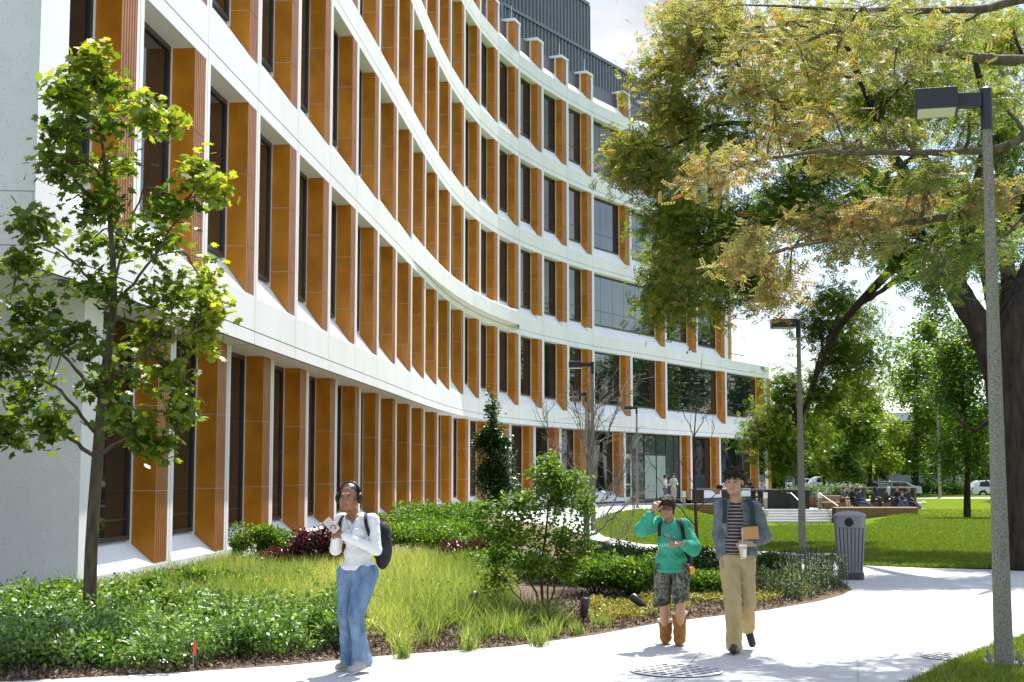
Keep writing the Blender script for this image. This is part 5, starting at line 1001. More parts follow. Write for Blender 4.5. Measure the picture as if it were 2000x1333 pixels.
# ------------------------------------------------------------------ people: bodies and clothes grown as smooth implicit surfaces
def ncoord(p, a): return p-np.array(a, np.float32)
class SDF:
    def __init__(s): s.p = []
    def cap(s, a, b, ra, rb=None, k=.02, sq=None, neg=False): s.p.append(('c', a, b, ra, ra if rb is None else rb, k, sq, neg)); return s
    def chain(s, pts, rads, k=.02):
        for i in range(len(pts)-1): s.cap(pts[i], pts[i+1], rads[i], rads[i+1], k)
        return s
    def ell(s, c, r, k=.02, M=None, neg=False): s.p.append(('e', c, r, None, None, k, M, neg)); return s
    def cutz(s, z, above=True, tilt=(0, 0)): s.p.append(('z', z, above, tilt, None, 0, None, True)); return s
    def mesh(s, res, noise=None, pad=.03, offs=0.0):
        lo = np.array([1e9]*3); hi = -lo
        for q in s.p:
            if q[7]: continue
            if q[0] == 'c':
                r = max(q[3], q[4]); a, b = np.array(q[1]), np.array(q[2]); lo = np.minimum(lo, np.minimum(a, b)-r); hi = np.maximum(hi, np.maximum(a, b)+r)
            elif q[0] == 'e': r = max(q[2]); lo = np.minimum(lo, np.array(q[1])-r); hi = np.maximum(hi, np.array(q[1])+r)
        lo -= pad; hi += pad; n = np.ceil((hi-lo)/res).astype(int)+1
        ax = [lo[i]+res*np.arange(n[i]) for i in range(3)]; F = np.full(n, .08, np.float32)
        for q in s.p:
            k = q[5]
            if q[0] == 'z': continue
            if q[0] == 'c': a, b = np.array(q[1]), np.array(q[2]); r = max(q[3], q[4])+k+.045; l, h = np.minimum(a, b)-r, np.maximum(a, b)+r
            else: r = max(q[2])+k+.045; l, h = np.array(q[1])-r, np.array(q[1])+r
            i0 = np.maximum(0, ((l-lo)/res).astype(int)); i1 = np.minimum(n, ((h-lo)/res).astype(int)+2)
            if (i1 <= i0).any(): continue
            sl = tuple(slice(i0[i], i1[i]) for i in range(3)); X, Y, Z = np.meshgrid(*[ax[i][sl[i]] for i in range(3)], indexing='ij'); Pp = np.stack([X, Y, Z], -1)
            if q[0] == 'c':
                ab = b-a; L2 = max(ab@ab, 1e-9); t = np.clip(((Pp-a)@ab)/L2, 0, 1); dv = Pp-a-t[..., None]*ab
                if q[6] is not None: dv = dv*np.array(q[6])
                d = np.linalg.norm(dv, axis=-1)-(q[3]+(q[4]-q[3])*t)
            else:
                dv = Pp-np.array(q[1]); 
                if q[6] is not None: dv = dv@np.array(q[6])
                rr = np.array(q[2]); u = np.linalg.norm(dv/rr, axis=-1); w = np.linalg.norm(dv/(rr*rr), axis=-1); d = u*(u-1)/np.maximum(w, 1e-6)
            d = d.astype(np.float32); f = F[sl]
            if q[7]: d = -d; hh = np.clip(.5-.5*(d-f)/k, 0, 1) if k else 0; F[sl] = (f*hh+d*(1-hh)+k*hh*(1-hh)) if k else np.maximum(f, d)
            else: hh = np.clip(.5+.5*(f-d)/k, 0, 1); F[sl] = f*(1-hh)+d*hh-k*hh*(1-hh)
        if noise:
            X, Y, Z = np.meshgrid(*ax, indexing='ij'); r_ = np.random.default_rng(noise[2] if len(noise) > 2 else 1); amp, fr = noise[0], noise[1]; st = noise[3] if len(noise) > 3 else (1, 1, 1); w = 0
            for _ in range(7):
                kx = r_.normal(size=3)*fr*np.array(st); sn = np.sin(X*kx[0]+Y*kx[1]+Z*kx[2]+r_.random()*6.3+.9*np.sin(Z*kx[1]*.7+X*kx[2])); w = w+.6*sn+1.5*(np.abs(sn)-.64)
            F = F+(amp*w/2.6).astype(np.float32)
        F = F-offs
        for q in s.p:
            if q[0] == 'z': X, Y, Z = np.meshgrid(*ax, indexing='ij'); d = (Z-(q[1]+q[3][0]*X+q[3][1]*Y))*(1 if q[2] else -1); F = np.maximum(F, d.astype(np.float32))
        S = F < 0
        c = np.zeros(np.array(F.shape)-1, np.int8); off = [(i, j, k) for i in (0, 1) for j in (0, 1) for k in (0, 1)]
        sh = c.shape; cnt = sum(S[i:i+sh[0], j:j+sh[1], k:k+sh[2]].astype(np.int8) for i, j, k in off); act = (cnt > 0) & (cnt < 8)
        ids = np.full(sh, -1, np.int32); I = np.argwhere(act); ids[act] = np.arange(len(I)); acc = np.zeros((len(I), 3)); num = np.zeros(len(I))
        fv = {o: F[I[:, 0]+o[0], I[:, 1]+o[1], I[:, 2]+o[2]] for o in off}
        for o in off:
            for axn in range(3):
                if o[axn]: continue
                o2 = list(o); o2[axn] = 1; o2 = tuple(o2); a, b = fv[o], fv[o2]; m = (a < 0) != (b < 0); t = np.where(m, a/np.where(m, a-b, 1), 0); p = np.array(o, float)[None].repeat(len(I), 0); p[:, axn] += t; acc += p*m[:, None]; num += m
        V = lo+res*(I+acc/num[:, None]); Fc = []
        for axn in range(3):
            u, v = (axn+1) % 3, (axn+2) % 3; a = S; sl0 = [slice(None)]*3; sl1 = [slice(None)]*3; sl0[axn] = slice(0, -1); sl1[axn] = slice(1, None)
            s0, s1 = S[tuple(sl0)], S[tuple(sl1)]; E = np.argwhere(s0 != s1); ok = (E[:, u] > 0) & (E[:, v] > 0) & (E[:, u] < sh[u]) & (E[:, v] < sh[v]) & (E[:, axn] < sh[axn]); E = E[ok]; inside = s0[E[:, 0], E[:, 1], E[:, 2]]
            q = []
            for du, dv in ((-1, -1), (0, -1), (0, 0), (-1, 0)):
                e = E.copy(); e[:, u] += du; e[:, v] += dv; q.append(ids[e[:, 0], e[:, 1], e[:, 2]])
            q = np.stack(q, 1); q[~inside] = q[~inside][:, ::-1]; Fc.append(q)
        return V, np.vstack(Fc)
    def build(s, name, mats, parent=None, res=.008, noise=None, offs=0.0, **k):
        V, Fc = s.mesh(res, noise, offs=offs); me = bpy.data.meshes.new(name); me.from_pydata(V.tolist(), [], Fc.tolist()); me.update()
        return link(name, me, mats, parent, smooth=True, **k)
def skin(name, c, c2): 
    m = mat(name, c, .48, c2, 9, 3, .45); b = m.node_tree.nodes['Principled BSDF']; b.inputs['Subsurface Weight'].default_value = .06; b.inputs['Subsurface Radius'].default_value = (.02, .008, .005); return m
M_EYE = mat('eye_white', (.34, .32, .30), .3); M_IRIS = mat('dark_iris', (.015, .008, .005), .1)
def headM(c, yaw, pitch=0, roll=0, sc_=1.0):
    "local +y = facing; yaw 0 looks at the camera, positive turns to the picture's left"
    return Matrix.Translation(c) @ Matrix.Rotation(math.pi-yaw, 4, 'Z') @ Matrix.Rotation(pitch, 4, 'X') @ Matrix.Rotation(roll, 4, 'Y') @ Matrix.Scale(sc_, 4)
def head_prims(S, M, nose=1.0, ears=(1, 1), jaw=1.0):
    T = lambda *p: tuple(M @ Vector(p)); A = np.array(M.to_3x3()); sc_ = M.to_scale()[0]; Rm = A/sc_
    e = lambda c, r, k=.02, neg=False: S.ell(T(*c), tuple(np.array(r)*sc_), k, Rm, neg)
    e((0, -.018, .036), (.073, .090, .082)); e((0, .022, -.025), (.061, .066, .080), .03); e((0, .040, -.082), (.034*jaw, .036, .032), .03); e((.030, .028, -.065), (.03*jaw, .04, .035), .03); e((-.030, .028, -.065), (.03*jaw, .04, .035), .03)
    e((.040, .062, -.028), (.020, .018, .02), .02); e((-.040, .062, -.028), (.020, .018, .02), .02)
    S.cap(T(-.030, .080, .024), T(.030, .080, .024), .010*sc_, None, .012)
    e((.030, .094, .004), (.017, .011, .010), .010, True); e((-.030, .094, .004), (.017, .011, .010), .010, True)
    S.cap(T(0, .084, .010), T(0, .103*nose**.2, -.026), .007*sc_, .0115*sc_*nose, .010); e((.012, .090, -.031), (.009*nose, .008, .007), .006); e((-.012, .090, -.031), (.009*nose, .008, .007), .006)
    e((0, .082, -.060), (.022, .010, .007), .006); e((0, .080, -.071), (.018, .010, .007), .006); e((0, .078, -.092), (.014, .012, .011), .015)
    if ears[0]: e((.077, -.008, -.004), (.009, .018, .030), .006)
    if ears[1]: e((-.077, -.008, -.004), (.009, .018, .030), .006)
def face_parts(r, M, lip, browm, sc_=1, lipw=1.0):
    T = lambda *p: tuple(M @ Vector(p)); s_ = M.to_scale()[0]; A = np.array(M.to_3x3())/s_
    for sg in (-1, 1):
        q = SDF(); q.ell(T(sg*.0305, .0775, .0045), tuple(np.array((.0140, .0085, .0055))*s_), .001, A); q.build('eye', [M_EYE], r, res=.002)
        q = SDF(); q.ell(T(sg*.0305-.002*0, .0845, .0045), tuple(np.array((.0058, .003, .0058))*s_), .001, A); q.build('iris', [M_IRIS], r, res=.0014)
        q = SDF(); q.cap(T(sg*.014, .0885, .0255), T(sg*.030, .0885, .0300), .0030*s_, .0034*s_, .004); q.cap(T(sg*.030, .0885, .0300), T(sg*.050, .0740, .0240), .0034*s_, .0020*s_, .004); q.build('eyebrow', [browm], r, res=.002)
        q = SDF(); q.cap(T(sg*.017, .0855, .0080), T(sg*.031, .0890, .0118), .0016*s_, .0020*s_, .003); q.cap(T(sg*.031, .0890, .0118), T(sg*.045, .0800, .0075), .0020*s_, .0015*s_, .003); q.build('eyelash', [M_IRIS], r, res=.0014)
    q = SDF(); q.ell(T(0, .0870, -.0595), tuple(np.array((.0225*lipw, .0085, .0048))*s_), .003, A); q.ell(T(0, .0855, -.0690), tuple(np.array((.0185*lipw, .0090, .0060))*s_), .003, A); q.ell(T(0, .0965, -.0640), tuple(np.array((.022, .005, .0010))*s_), .001, A, True); q.build('lips', [lip], r, res=.002)
def hand(S, wrist, d, up, side=1, curl=(.5, .6, .7, .8), thumb=.5, L=1.0, spread=.12):
    "palm plus five separate fingers; d = direction of the fingers, up = normal of the hand's back, side = +1 thumb towards d x up"
    d = Vector(d).normalized(); up = Vector(up); up = (up-d*up.dot(d)).normalized(); sd_ = d.cross(up)*side; w = Vector(wrist)
    c = w+d*.045*L
    for o in (-.024, -.008, .008, .024): S.cap(tuple(w+sd_*o*.7+d*.005), tuple(w+d*.080*L+sd_*o), .0115*L, .0105*L, .012)
    for i, (o, ln) in enumerate(((.027, .072), (.009, .080), (-.009, .075), (-.026, .060))):
        b = w+d*.082*L+sd_*o*L; a = 0; seg = [b]; cu = curl[i]
        for j, f in enumerate((.42, .32, .26)):
            a += cu*(.9 if j == 0 else 1.1); v = (d*math.cos(a)-up*math.sin(a)+sd_*(o*spread*4)).normalized(); seg.append(seg[-1]+v*ln*f*L)
        S.chain([tuple(q) for q in seg], [.0088*L, .0082*L, .0076*L, .0066*L], .003)
    b = w+d*.022*L+sd_*.026*L; v1 = (d*.62+sd_*.70-up*.25).normalized(); v2 = (d*.85+sd_*(.45-thumb*.7)-up*thumb*.9).normalized()
    S.chain([tuple(b), tuple(b+v1*.036*L), tuple(b+v1*.036*L+v2*.030*L), tuple(b+v1*.036*L+v2*.055*L)], [.0125*L, .0105*L, .0092*L, .0075*L], .006)
def person_root(x, y, z, label, group=None): return empty('person', (x, y, z), label=label, cat='person', group=group)
def strap(name, pts, w, mats, r, th=.012, k=.004):
    S = SDF()
    for a, b in zip(pts, pts[1:]): S.cap(a, b, th, None, k)
    return S
def ribbon(name, pts, nrms, w, th, mats, parent):
    m = MB(); c = [Vector(q) for q in curve(pts, 6)]; N = curve(nrms, 6); vs = []
    for i, p in enumerate(c):
        d = (c[min(i+1, len(c)-1)]-c[max(i-1, 0)]).normalized(); n = Vector(N[i]).normalized(); s_ = d.cross(n).normalized()
        vs += [p+s_*w/2, p-s_*w/2, p-s_*w/2+n*th, p+s_*w/2+n*th]
    fs = []
    for i in range(len(c)-1):
        for k in range(4): fs.append((i*4+k, i*4+(k+1) % 4, i*4+4+(k+1) % 4, i*4+4+k))
    fs += [(0, 1, 2, 3), tuple(len(vs)-4+k for k in (3, 2, 1, 0))]
    m.add(vs, fs); return m.build(name, mats, parent, smooth=False)
M_BCLOTH = mat('black_nylon', (.006, .006, .008), .7, (.02, .02, .024), 8, spec=.25, bump=.6, bscale=12)
M_PHONE = mat('dark_phone', (.01, .01, .012), .15)
# ================= woman with headphones
r = person_root(-1.43, 13.02, 0, 'woman in a pale long-sleeved top and flared blue jeans with headphones and phone')
SK1 = skin('brown_skin', (.235, .105, .05), (.28, .13, .065)); LIP1 = mat('brown_lips', (.26, .085, .06), .4)
X1 = lambda px: (px-690)/213.0
Z1 = lambda py: (1312-py)/213.0
HM = headM((X1(679), -.06, Z1(980)), R(16), R(4), 0, 1.08)
rs, ls_ = (X1(663), .07, Z1(1024)), (X1(725), -.09, Z1(1024)); re_, le = (X1(653), -.02, Z1(1080)), (X1(735), -.17, Z1(1078)); rw, lw_ = (X1(657), -.20, Z1(1052)), (X1(676), -.27, Z1(1052))
rh, lh = (X1(679), .05, .88), (X1(714), -.05, .88); rk, lk = (X1(674), -.01, Z1(1208)), (X1(697), -.15, Z1(1204)); ra, la = (X1(678), .10, .10), (X1(706), -.05, .135)
S = SDF(); head_prims(S, HM, 1.05, jaw=1.05)
S.cap((X1(685), -.02, Z1(1004)), (X1(688), 0.0, Z1(1022)), .052, .058, .03); S.cap(rs, ls_, .046, .046, .04); S.ell((X1(693), -.03, 1.29), (.10, .085, .12), .04); S.ell((X1(695), .0, 1.06), (.085, .065, .14), .05)
S.cap(rh, lh, .07, None, .04)
for a, b, c in ((rs, re_, rw), (ls_, le, lw_)): S.chain([a, b, c], [.038, .030, .023], .02)
for a, b, c in ((rh, rk, ra), (lh, lk, la)): S.chain([a, b, c], [.075, .048, .034], .03)
S.build('body', [SK1], r, res=.0065)
face_parts(r, HM, LIP1, M_IRIS)
S = SDF(); hand(S, rw, (-.15, -.55, .55), (-.85, -.2, .1), -1, (.65, .7, .8, .9), .5); S.cap((rw[0], rw[1]+.03, rw[2]-.03), rw, .027, .024, .01); S.build('hand', [SK1], r, res=.0034)
S = SDF(); hand(S, lw_, (-.85, -.20, .22), (.15, -.8, .5), 1, (.75, .8, .9, 1.), .5); S.cap((lw_[0]+.03, lw_[1]+.01, lw_[2]-.01), lw_, .026, .024, .01); S.build('hand', [SK1], r, res=.0034)
TOP = mat('heather_white_knit', (.62, .62, .62), .9, (.70, .70, .70), 60, 3, .1, .5, 15, stretch=(1, 1, 1.8))
S = SDF(); S.cap(rs, ls_, .062, .066, .05); S.ell((X1(692), -.025, 1.27), (.140, .118, .15), .05); S.ell((X1(688), -.115, 1.235), (.062, .055, .06), .04); S.ell((X1(703), -.13, 1.235), (.062, .055, .06), .04); S.ell((X1(697), .0, 1.05), (.130, .105, .12), .06); S.ell((X1(698), .0, .935), (.165, .125, .07), .05)
for a, b, c in ((rs, re_, rw), (ls_, le, lw_)): S.chain([a, b, c], [.062, .050, .034], .022)
# V neck opening
S.cap((X1(686), -.16, Z1(1046)), (X1(684), -.12, Z1(1010)), .012, .058, .004, neg=True); S.cap((X1(686), -.06, Z1(1012)), (X1(690), .0, Z1(1000)), .066, .07, .004, neg=True)
S.cutz(.885, False)
S.build('long_sleeved_top', [TOP], r, res=.007, noise=(.0024, 26, 3, (.5, .5, 1.3)))
DEN = mat('blue_denim', (.075, .13, .23), .85, (.21, .30, .42), 6, 6, .15, .55, 16, ramp=(.35, .7), stretch=(1.6, 1.6, .7))
S = SDF(); S.ell((X1(698), .0, .87), (.172, .130, .10), .05)
for a, b, c, hem, kk in ((rh, rk, ra, .080, .035), (lh, lk, la, .092, .008)):
    S.cap(a, b, .116, .074, kk); m_ = tuple(np.array(b)*.45+np.array(c)*.55); S.cap(b, m_, .070, .066, kk*.8); e_ = (c[0]+.005, c[1]+.01, c[2]-.035); S.cap(m_, e_, .066, hem, kk*.6)
S.cutz(.045, False); S.cutz(.955, True)
S.build('flared_jeans', [DEN], r, res=.0075, noise=(.0045, 26, 5, (1, 1, .7)))
SHO = mat('grey_suede', (.26, .25, .24), .8, (.36, .35, .33), 12); SOL = mat('white_rubber_sole', (.62, .60, .55), .7)
for a, toe, heel in ((ra, (X1(661), .02, .035), (X1(686), .15, .045)), (la, (X1(690), -.20, .035), (X1(716), -.04, .085))):
    S = SDF(); S.cap(heel, toe, .042, .036, .03); S.cap(heel, (heel[0], heel[1], heel[2]+.06), .04, .042, .02); mid = tuple((np.array(heel)+np.array(toe))/2+np.array([0, 0, .02])); S.ell(mid, (.05, .05, .04), .03); sh = S.build('shoe', [SHO], r, res=.006)
    S = SDF(); S.cap((heel[0], heel[1], heel[2]-.028), (toe[0], toe[1], toe[2]-.026), .034, .03, .01, sq=(1, 1, 1.9)); S.build('sole', [SOL], sh, res=.005)
HR = mat('dark_red_hair', (.02, .008, .008), .5, (.22, .01, .05), 16, 3, .5, ramp=(.5, .75))
T = lambda *p: tuple(HM @ Vector(p)); RmH = np.array(HM.to_3x3())/HM.to_scale()[0]
S = SDF(); S.ell(T(0, -.026, .046), (.083, .096, .088), .01, RmH); S.ell(T(0, .085, -.035), (.078, .060, .100), .012, RmH, True); S.ell(T(0, -.125, .010), (.042, .034, .040), .02, RmH); S.build('hair', [HR], r, res=.0045, noise=(.0018, 90, 2))
HP = mat('black_headphone_plastic', (.008, .008, .009), .45, spec=.3)
S = SDF(); pts = [T(.098*math.cos(a), -.012-.01*math.sin(a), .005+.125*math.sin(a)) for a in np.linspace(0, math.pi, 13)]; S.chain(pts, [.014]*13, .004)
for sg in (-1, 1): S.ell(T(sg*.098, -.008, -.004), (.027, .042, .050), .008, RmH)
S.build('headphones', [HP], r, res=.004)
S = SDF(); S.ell((X1(742), .12, 1.12), (.085, .10, .22), .04); S.ell((X1(742), .17, 1.05), (.07, .06, .13), .03); S.build('backpack', [M_BCLOTH], r, res=.01, noise=(.004, 24, 4))
ribbon('backpack_strap', [(X1(716), .08, Z1(1012)), (X1(713), -.10, Z1(1012)), (X1(715), -.175, Z1(1028)), (X1(722), -.165, Z1(1052))], [(0, 0, 1), (0, -.5, .9), (0, -1, .2), (.2, -1, 0)], .03, .008, [M_BCLOTH], r)
ribbon('backpack_strap', [(X1(670), .10, Z1(1016)), (X1(666), .0, Z1(1016)), (X1(662), -.07, Z1(1030)), (X1(662), -.07, Z1(1044))], [(0, 0, 1), (-.3, -.5, .9), (-.4, -1, .2), (-.4, -1, 0)], .03, .008, [M_BCLOTH], r)
m = MB(); m.rbox((X1(653), -.335, Z1(1031)), (.078, .010, .150), .45, rx=-.55, ry=-.7); ph = m.build('phone', [mat('pale_phone_case', (.55, .45, .40), .4)], r); bevel(ph, .004)
m = MB(); c = Vector((X1(657), -.352, Z1(1035))); m.tube([c+Vector((.022*math.cos(a), 0, .022*math.sin(a))) for a in np.linspace(0, 6.283, 15)], .003, 5, cap=False); m.build('ring_grip', [HP], r)
NE = mat('thin_gold', (.6, .42, .15), .3, metal=1)
m = MB(); m.tube(curve([(X1(674), -.075, Z1(1014)), (X1(678), -.125, Z1(1028)), (X1(682), -.142, Z1(1036)), (X1(690), -.125, Z1(1026)), (X1(697), -.075, Z1(1013))], 4), .0022, 4, cap=False); m.tube([(X1(682), -.144, Z1(1036)), (X1(682), -.150, Z1(1038))], .007, 8); m.build('necklace', [NE], r)
# ================= girl in the green sweatshirt
r = person_root(1.68, 15.1, 0, 'girl in green sweatshirt, camouflage shorts and tan boots, hand at her glasses')
SK2 = skin('tan_skin', (.38, .195, .115), (.43, .235, .145)); LIP2 = mat('rose_lips', (.42, .13, .10), .4); HR2 = mat('dark_brown_hair', (.022, .012, .008), .5, (.11, .05, .03), 30, 6, .25, .9, 70, ramp=(.45, .8))
X2 = lambda px: (px-1312)/183.0
Z2 = lambda py: (1258-py)/183.0
HM = headM((X2(1302.5), -.10, Z2(998)), R(12), R(-3), R(-4), .97); T = lambda *p: tuple(HM @ Vector(p)); RmH = np.array(HM.to_3x3())/HM.to_scale()[0]
rs, ls_ = (X2(1286), -.02, Z2(1031)), (X2(1337), .02, Z2(1034)); re_, le = (X2(1254), -.16, Z2(1038)), (X2(1352), -.06, Z2(1076)); rw, lw_ = (X2(1273), -.22, Z2(1004)), (X2(1327), -.22, Z2(1066))
rh, lh = (X2(1298), .0, .80), (X2(1327), .0, .80); rk, lk = (X2(1296), -.04, .44), (X2(1326), -.16, .46); ra, la = (X2(1301), .06, .10), (X2(1325), -.07, .12)
S = SDF(); head_prims(S, HM, .95); S.cap((X2(1307), -.06, Z2(1014)), (X2(1310), 0.0, Z2(1030)), .046, .052, .03); S.cap(rs, ls_, .042, None, .04); S.ell((X2(1311), 0, 1.1), (.10, .07, .18), .04); S.cap(rh, lh, .07, None, .04)
for a, b, c in ((rs, re_, rw), (ls_, le, lw_)): S.chain([a, b, c], [.042, .034, .024], .02)
for a, b, c in ((rh, rk, ra), (lh, lk, la)):
    S.chain([a, b], [.08, .052], .03); cf = tuple(np.array(b)*.62+np.array(c)*.38+np.array([0, .015, 0])); S.chain([b, cf, c], [.050, .050, .035], .02)
S.build('body', [SK2], r, res=.0065); face_parts(r, HM, LIP2, HR2)
S = SDF(); hand(S, rw, (.42, .10, .85), (-.2, -.9, .2), 1, (.35, .45, .7, .8), .3, .95); S.cap((rw[0]-.02, rw[1], rw[2]-.04), rw, .025, .022, .01); S.build('hand', [SK2], r, res=.0034)
S = SDF(); hand(S, lw_, (-.85, -.25, .1), (.1, -.5, .85), 1, (.5, .6, .7, .8), .6, .95); S.cap((lw_[0]+.03, lw_[1]+.01, lw_[2]), lw_, .025, .022, .01); S.build('hand', [SK2], r, res=.0034)
GRN = mat('green_fleece', (.035, .27, .17), .9, (.075, .37, .25), 5, 4, .1, .75, 11)
S = SDF(); S.cap(rs, ls_, .072, .075, .05); S.ell((X2(1312), -.005, 1.08), (.150, .128, .22), .05); S.ell((X2(1311), -.005, .88), (.168, .135, .085), .05); S.ell((X2(1311), -.005, .800), (.160, .130, .06), .02)
S.chain([rs, re_, tuple(np.array(re_)*.25+np.array(rw)*.75)], [.078, .080, .050], .025); S.chain([ls_, le, tuple(np.array(le)*.2+np.array(lw_)*.8)], [.078, .080, .048], .022)
S.cap((X2(1305), -.14, Z2(1022)), (X2(1308), -.0, Z2(1014)), .05, .062, .006, neg=True); S.cutz(.765, False, (.05, 0))
sw = S.build('sweatshirt', [GRN], r, res=.0075, noise=(.0062, 17, 8, (.9, .9, 1.0)))
S = SDF()
for k in range(22): a = k*2*math.pi/22; S.ell((X2(1311)+.148*math.cos(a), -.005+.118*math.sin(a), .765), (.032, .032, .026), .012)
S.build('hem_band', [GRN], sw, res=.008)
M_PRN = mat('faded_white_print', (.45, .68, .58), .8)
text_mesh('chest_lettering', 'UARCHI', .055, (X2(1286), -.166, Z2(1072)), (R(86), 0, R(-2)), M_PRN, sw)
m = MB(); m.tube(curve([(X2(1300), -.155, Z2(1050)), (X2(1306), -.17, Z2(1058)), (X2(1316), -.172, Z2(1052))], 4), .0018, 4); m.build('cord', [M_PRN], r)
def camo():
    m = bpy.data.materials.new('camouflage_cotton'); m.use_nodes = True; t = m.node_tree; b = t.nodes['Principled BSDF']; b.inputs['Roughness'].default_value = .9; c = t.nodes.new('ShaderNodeTexCoord')
    n = t.nodes.new('ShaderNodeTexNoise'); n.inputs['Scale'].default_value = 11; n.inputs['Detail'].default_value = 1.5; n.inputs['Distortion'].default_value = .8; t.links.new(c.outputs['Object'], n.inputs['Vector'])
    rr = t.nodes.new('ShaderNodeValToRGB'); rr.color_ramp.interpolation = 'CONSTANT'; e = rr.color_ramp.elements; e[0].position = 0; e[0].color = (.03, .03, .024, 1); e[1].position = .42; e[1].color = (.085, .080, .055, 1)
    for p_, c_ in ((.50, (.17, .155, .12, 1)), (.57, (.05, .055, .035, 1)), (.63, (.22, .20, .16, 1))): q = e.new(p_); q.color = c_
    t.links.new(n.outputs[0], rr.inputs[0]); t.links.new(rr.outputs[0], b.inputs['Base Color']); return m
S = SDF(); S.ell((X2(1312), 0, .78), (.138, .110, .09), .04)
S.chain([(rh[0]-.01,)+rh[1:], (rk[0]-.02,)+rk[1:], (rk[0]-.02, rk[1]+.01, .38)], [.098, .088, .086], .02); S.chain([(lh[0]+.01,)+lh[1:], lk, (lk[0]+.0, lk[1]+.02, .43)], [.098, .088, .086], .006); S.ell((X2(1336), -.10, .60), (.03, .05, .06), .02)
S.cutz(.425, False, (.25, 0)); S.cutz(.83, True); S.build('camouflage_shorts', [camo()], r, res=.0075, noise=(.006, 22, 6))
UG = mat('tan_suede', (.24, .105, .028), .9, (.32, .15, .045), 7, 4, .1); FL = mat('cream_shearling', (.62, .55, .46), .95, bump=.8, bscale=120)
for a, toe, top in ((ra, (X2(1298), -.05, .045), .235), (la, (X2(1321), -.19, .045), .33)):
    S = SDF(); S.chain([(a[0]+.0, a[1]+.02, top-.02), (a[0], a[1], .14), (a[0], a[1], .07)], [.074, .063, .060], .02); S.cap((a[0], a[1]+.01, .052), toe, .052, .046, .03); S.cutz(.012, False); bt = S.build('boot', [UG], r, res=.006, noise=(.003, 30, 3))
    S = SDF(); 
    for k in range(14): t_ = k*math.pi/7; S.ell((a[0]+.064*math.cos(t_), a[1]+.02+.064*math.sin(t_), top), (.024, .024, .020), .012)
    S.build('shearling_cuff', [FL], bt, res=.006, noise=(.002, 90, 3))
S = SDF(); S.ell(T(0, -.024, .050), (.086, .100, .088), .012, RmH); S.ell(T(0, .075, -.045), (.058, .06, .085), .012, RmH, True)
for k in range(7): a = -.06+.02*k; S.cap(T(a*.75, .070-.2*abs(a)**1.5, .085), T(a*1.12, .100-3*a*a, .034+.012*math.sin(k*2.1)), .014, .008, .008)
for sg in (-1, 1): S.cap(T(sg*.076, .03, .05), T(sg*.078, .035, -.055), .013, .006, .01); S.cap(T(sg*.072, -.05, .03), T(sg*.062, -.04, -.07), .022, .012, .012)
for k in range(12): q = norm(rng.normal(size=3))*.035; S.ell(T(.060+q[0], -.085+q[1], .055+q[2]), (.022, .022, .022), .010)
S.build('hair', [HR2], r, res=.0045, noise=(.0035, 85, 9))
GL = mat('dark_glasses_frame', (.02, .014, .012), .3); m = MB()
for sg in (-1, 1):
    m.tube([T(sg*.033+.025*math.cos(a), .100, .002+.023*math.sin(a)) for a in np.linspace(0, 6.283, 17)], .0032, 5, cap=False); m.tube([T(sg*.057, .100, .010), T(sg*.080, .04, .010), T(sg*.082, -.01, .004)], .0028, 4)
m.tube([T(-.009, .102, .006), T(.009, .102, .006)], .0032, 4); gl_ = m.build('glasses', [GL], r)
m = MB()
for sg in (-1, 1): m.add([T(sg*.033+.024*math.cos(a), .1005, .002+.022*math.sin(a)) for a in np.linspace(0, 6.0, 14)], (tuple(range(14)),))
tint = mat('brown_tinted_lens', (.16, .08, .05), .1); tint.node_tree.nodes['Principled BSDF'].inputs['Alpha'].default_value = .5; m.build('lens', [tint], gl_)
m = MB(); m.rbox((X2(1302.5), -.30, Z2(1053.5)), (.145, .072, .010), 0, rx=R(25), ry=R(32)); bevel(m.build('phone', [M_PHONE], r), .003)
ribbon('backpack_strap', [(X2(1291), .06, Z2(1022)), (X2(1290), -.06, Z2(1022)), (X2(1287), -.145, Z2(1034)), (X2(1286), -.17, Z2(1052))], [(0, 0, 1), (0, -.5, .9), (0, -1, .3), (0, -1, 0)], .035, .008, [M_BCLOTH], r)
ribbon('backpack_strap', [(X2(1324), .06, Z2(1020)), (X2(1326), -.07, Z2(1021)), (X2(1330), -.145, Z2(1035)), (X2(1333), -.165, Z2(1058))], [(0, 0, 1), (0, -.5, .9), (0, -1, .3), (0, -1, 0)], .04, .008, [M_BCLOTH], r)
S = SDF(); S.ell((X2(1328), .16, .98), (.15, .10, .22), .04); S.ell((X2(1340), .14, .85), (.09, .08, .1), .03); S.build('backpack', [M_BCLOTH], r, res=.011, noise=(.004, 24, 4))
m = MB(); m.tube([(X2(1349), -.02, Z2(1118)), (X2(1352), -.04, Z2(1118)), ], .040, 12); m.build('orange_tag', [mat('orange_plastic', (.75, .30, .02), .35)], r)
m = MB(); m.tube([Vector((rw[0], rw[1], rw[2]-.01))+Vector((.026*math.cos(a), .026*math.sin(a), 0)) for a in np.linspace(0, 6.28, 13)], .003, 4, cap=False); m.build('wristband', [GL], r)
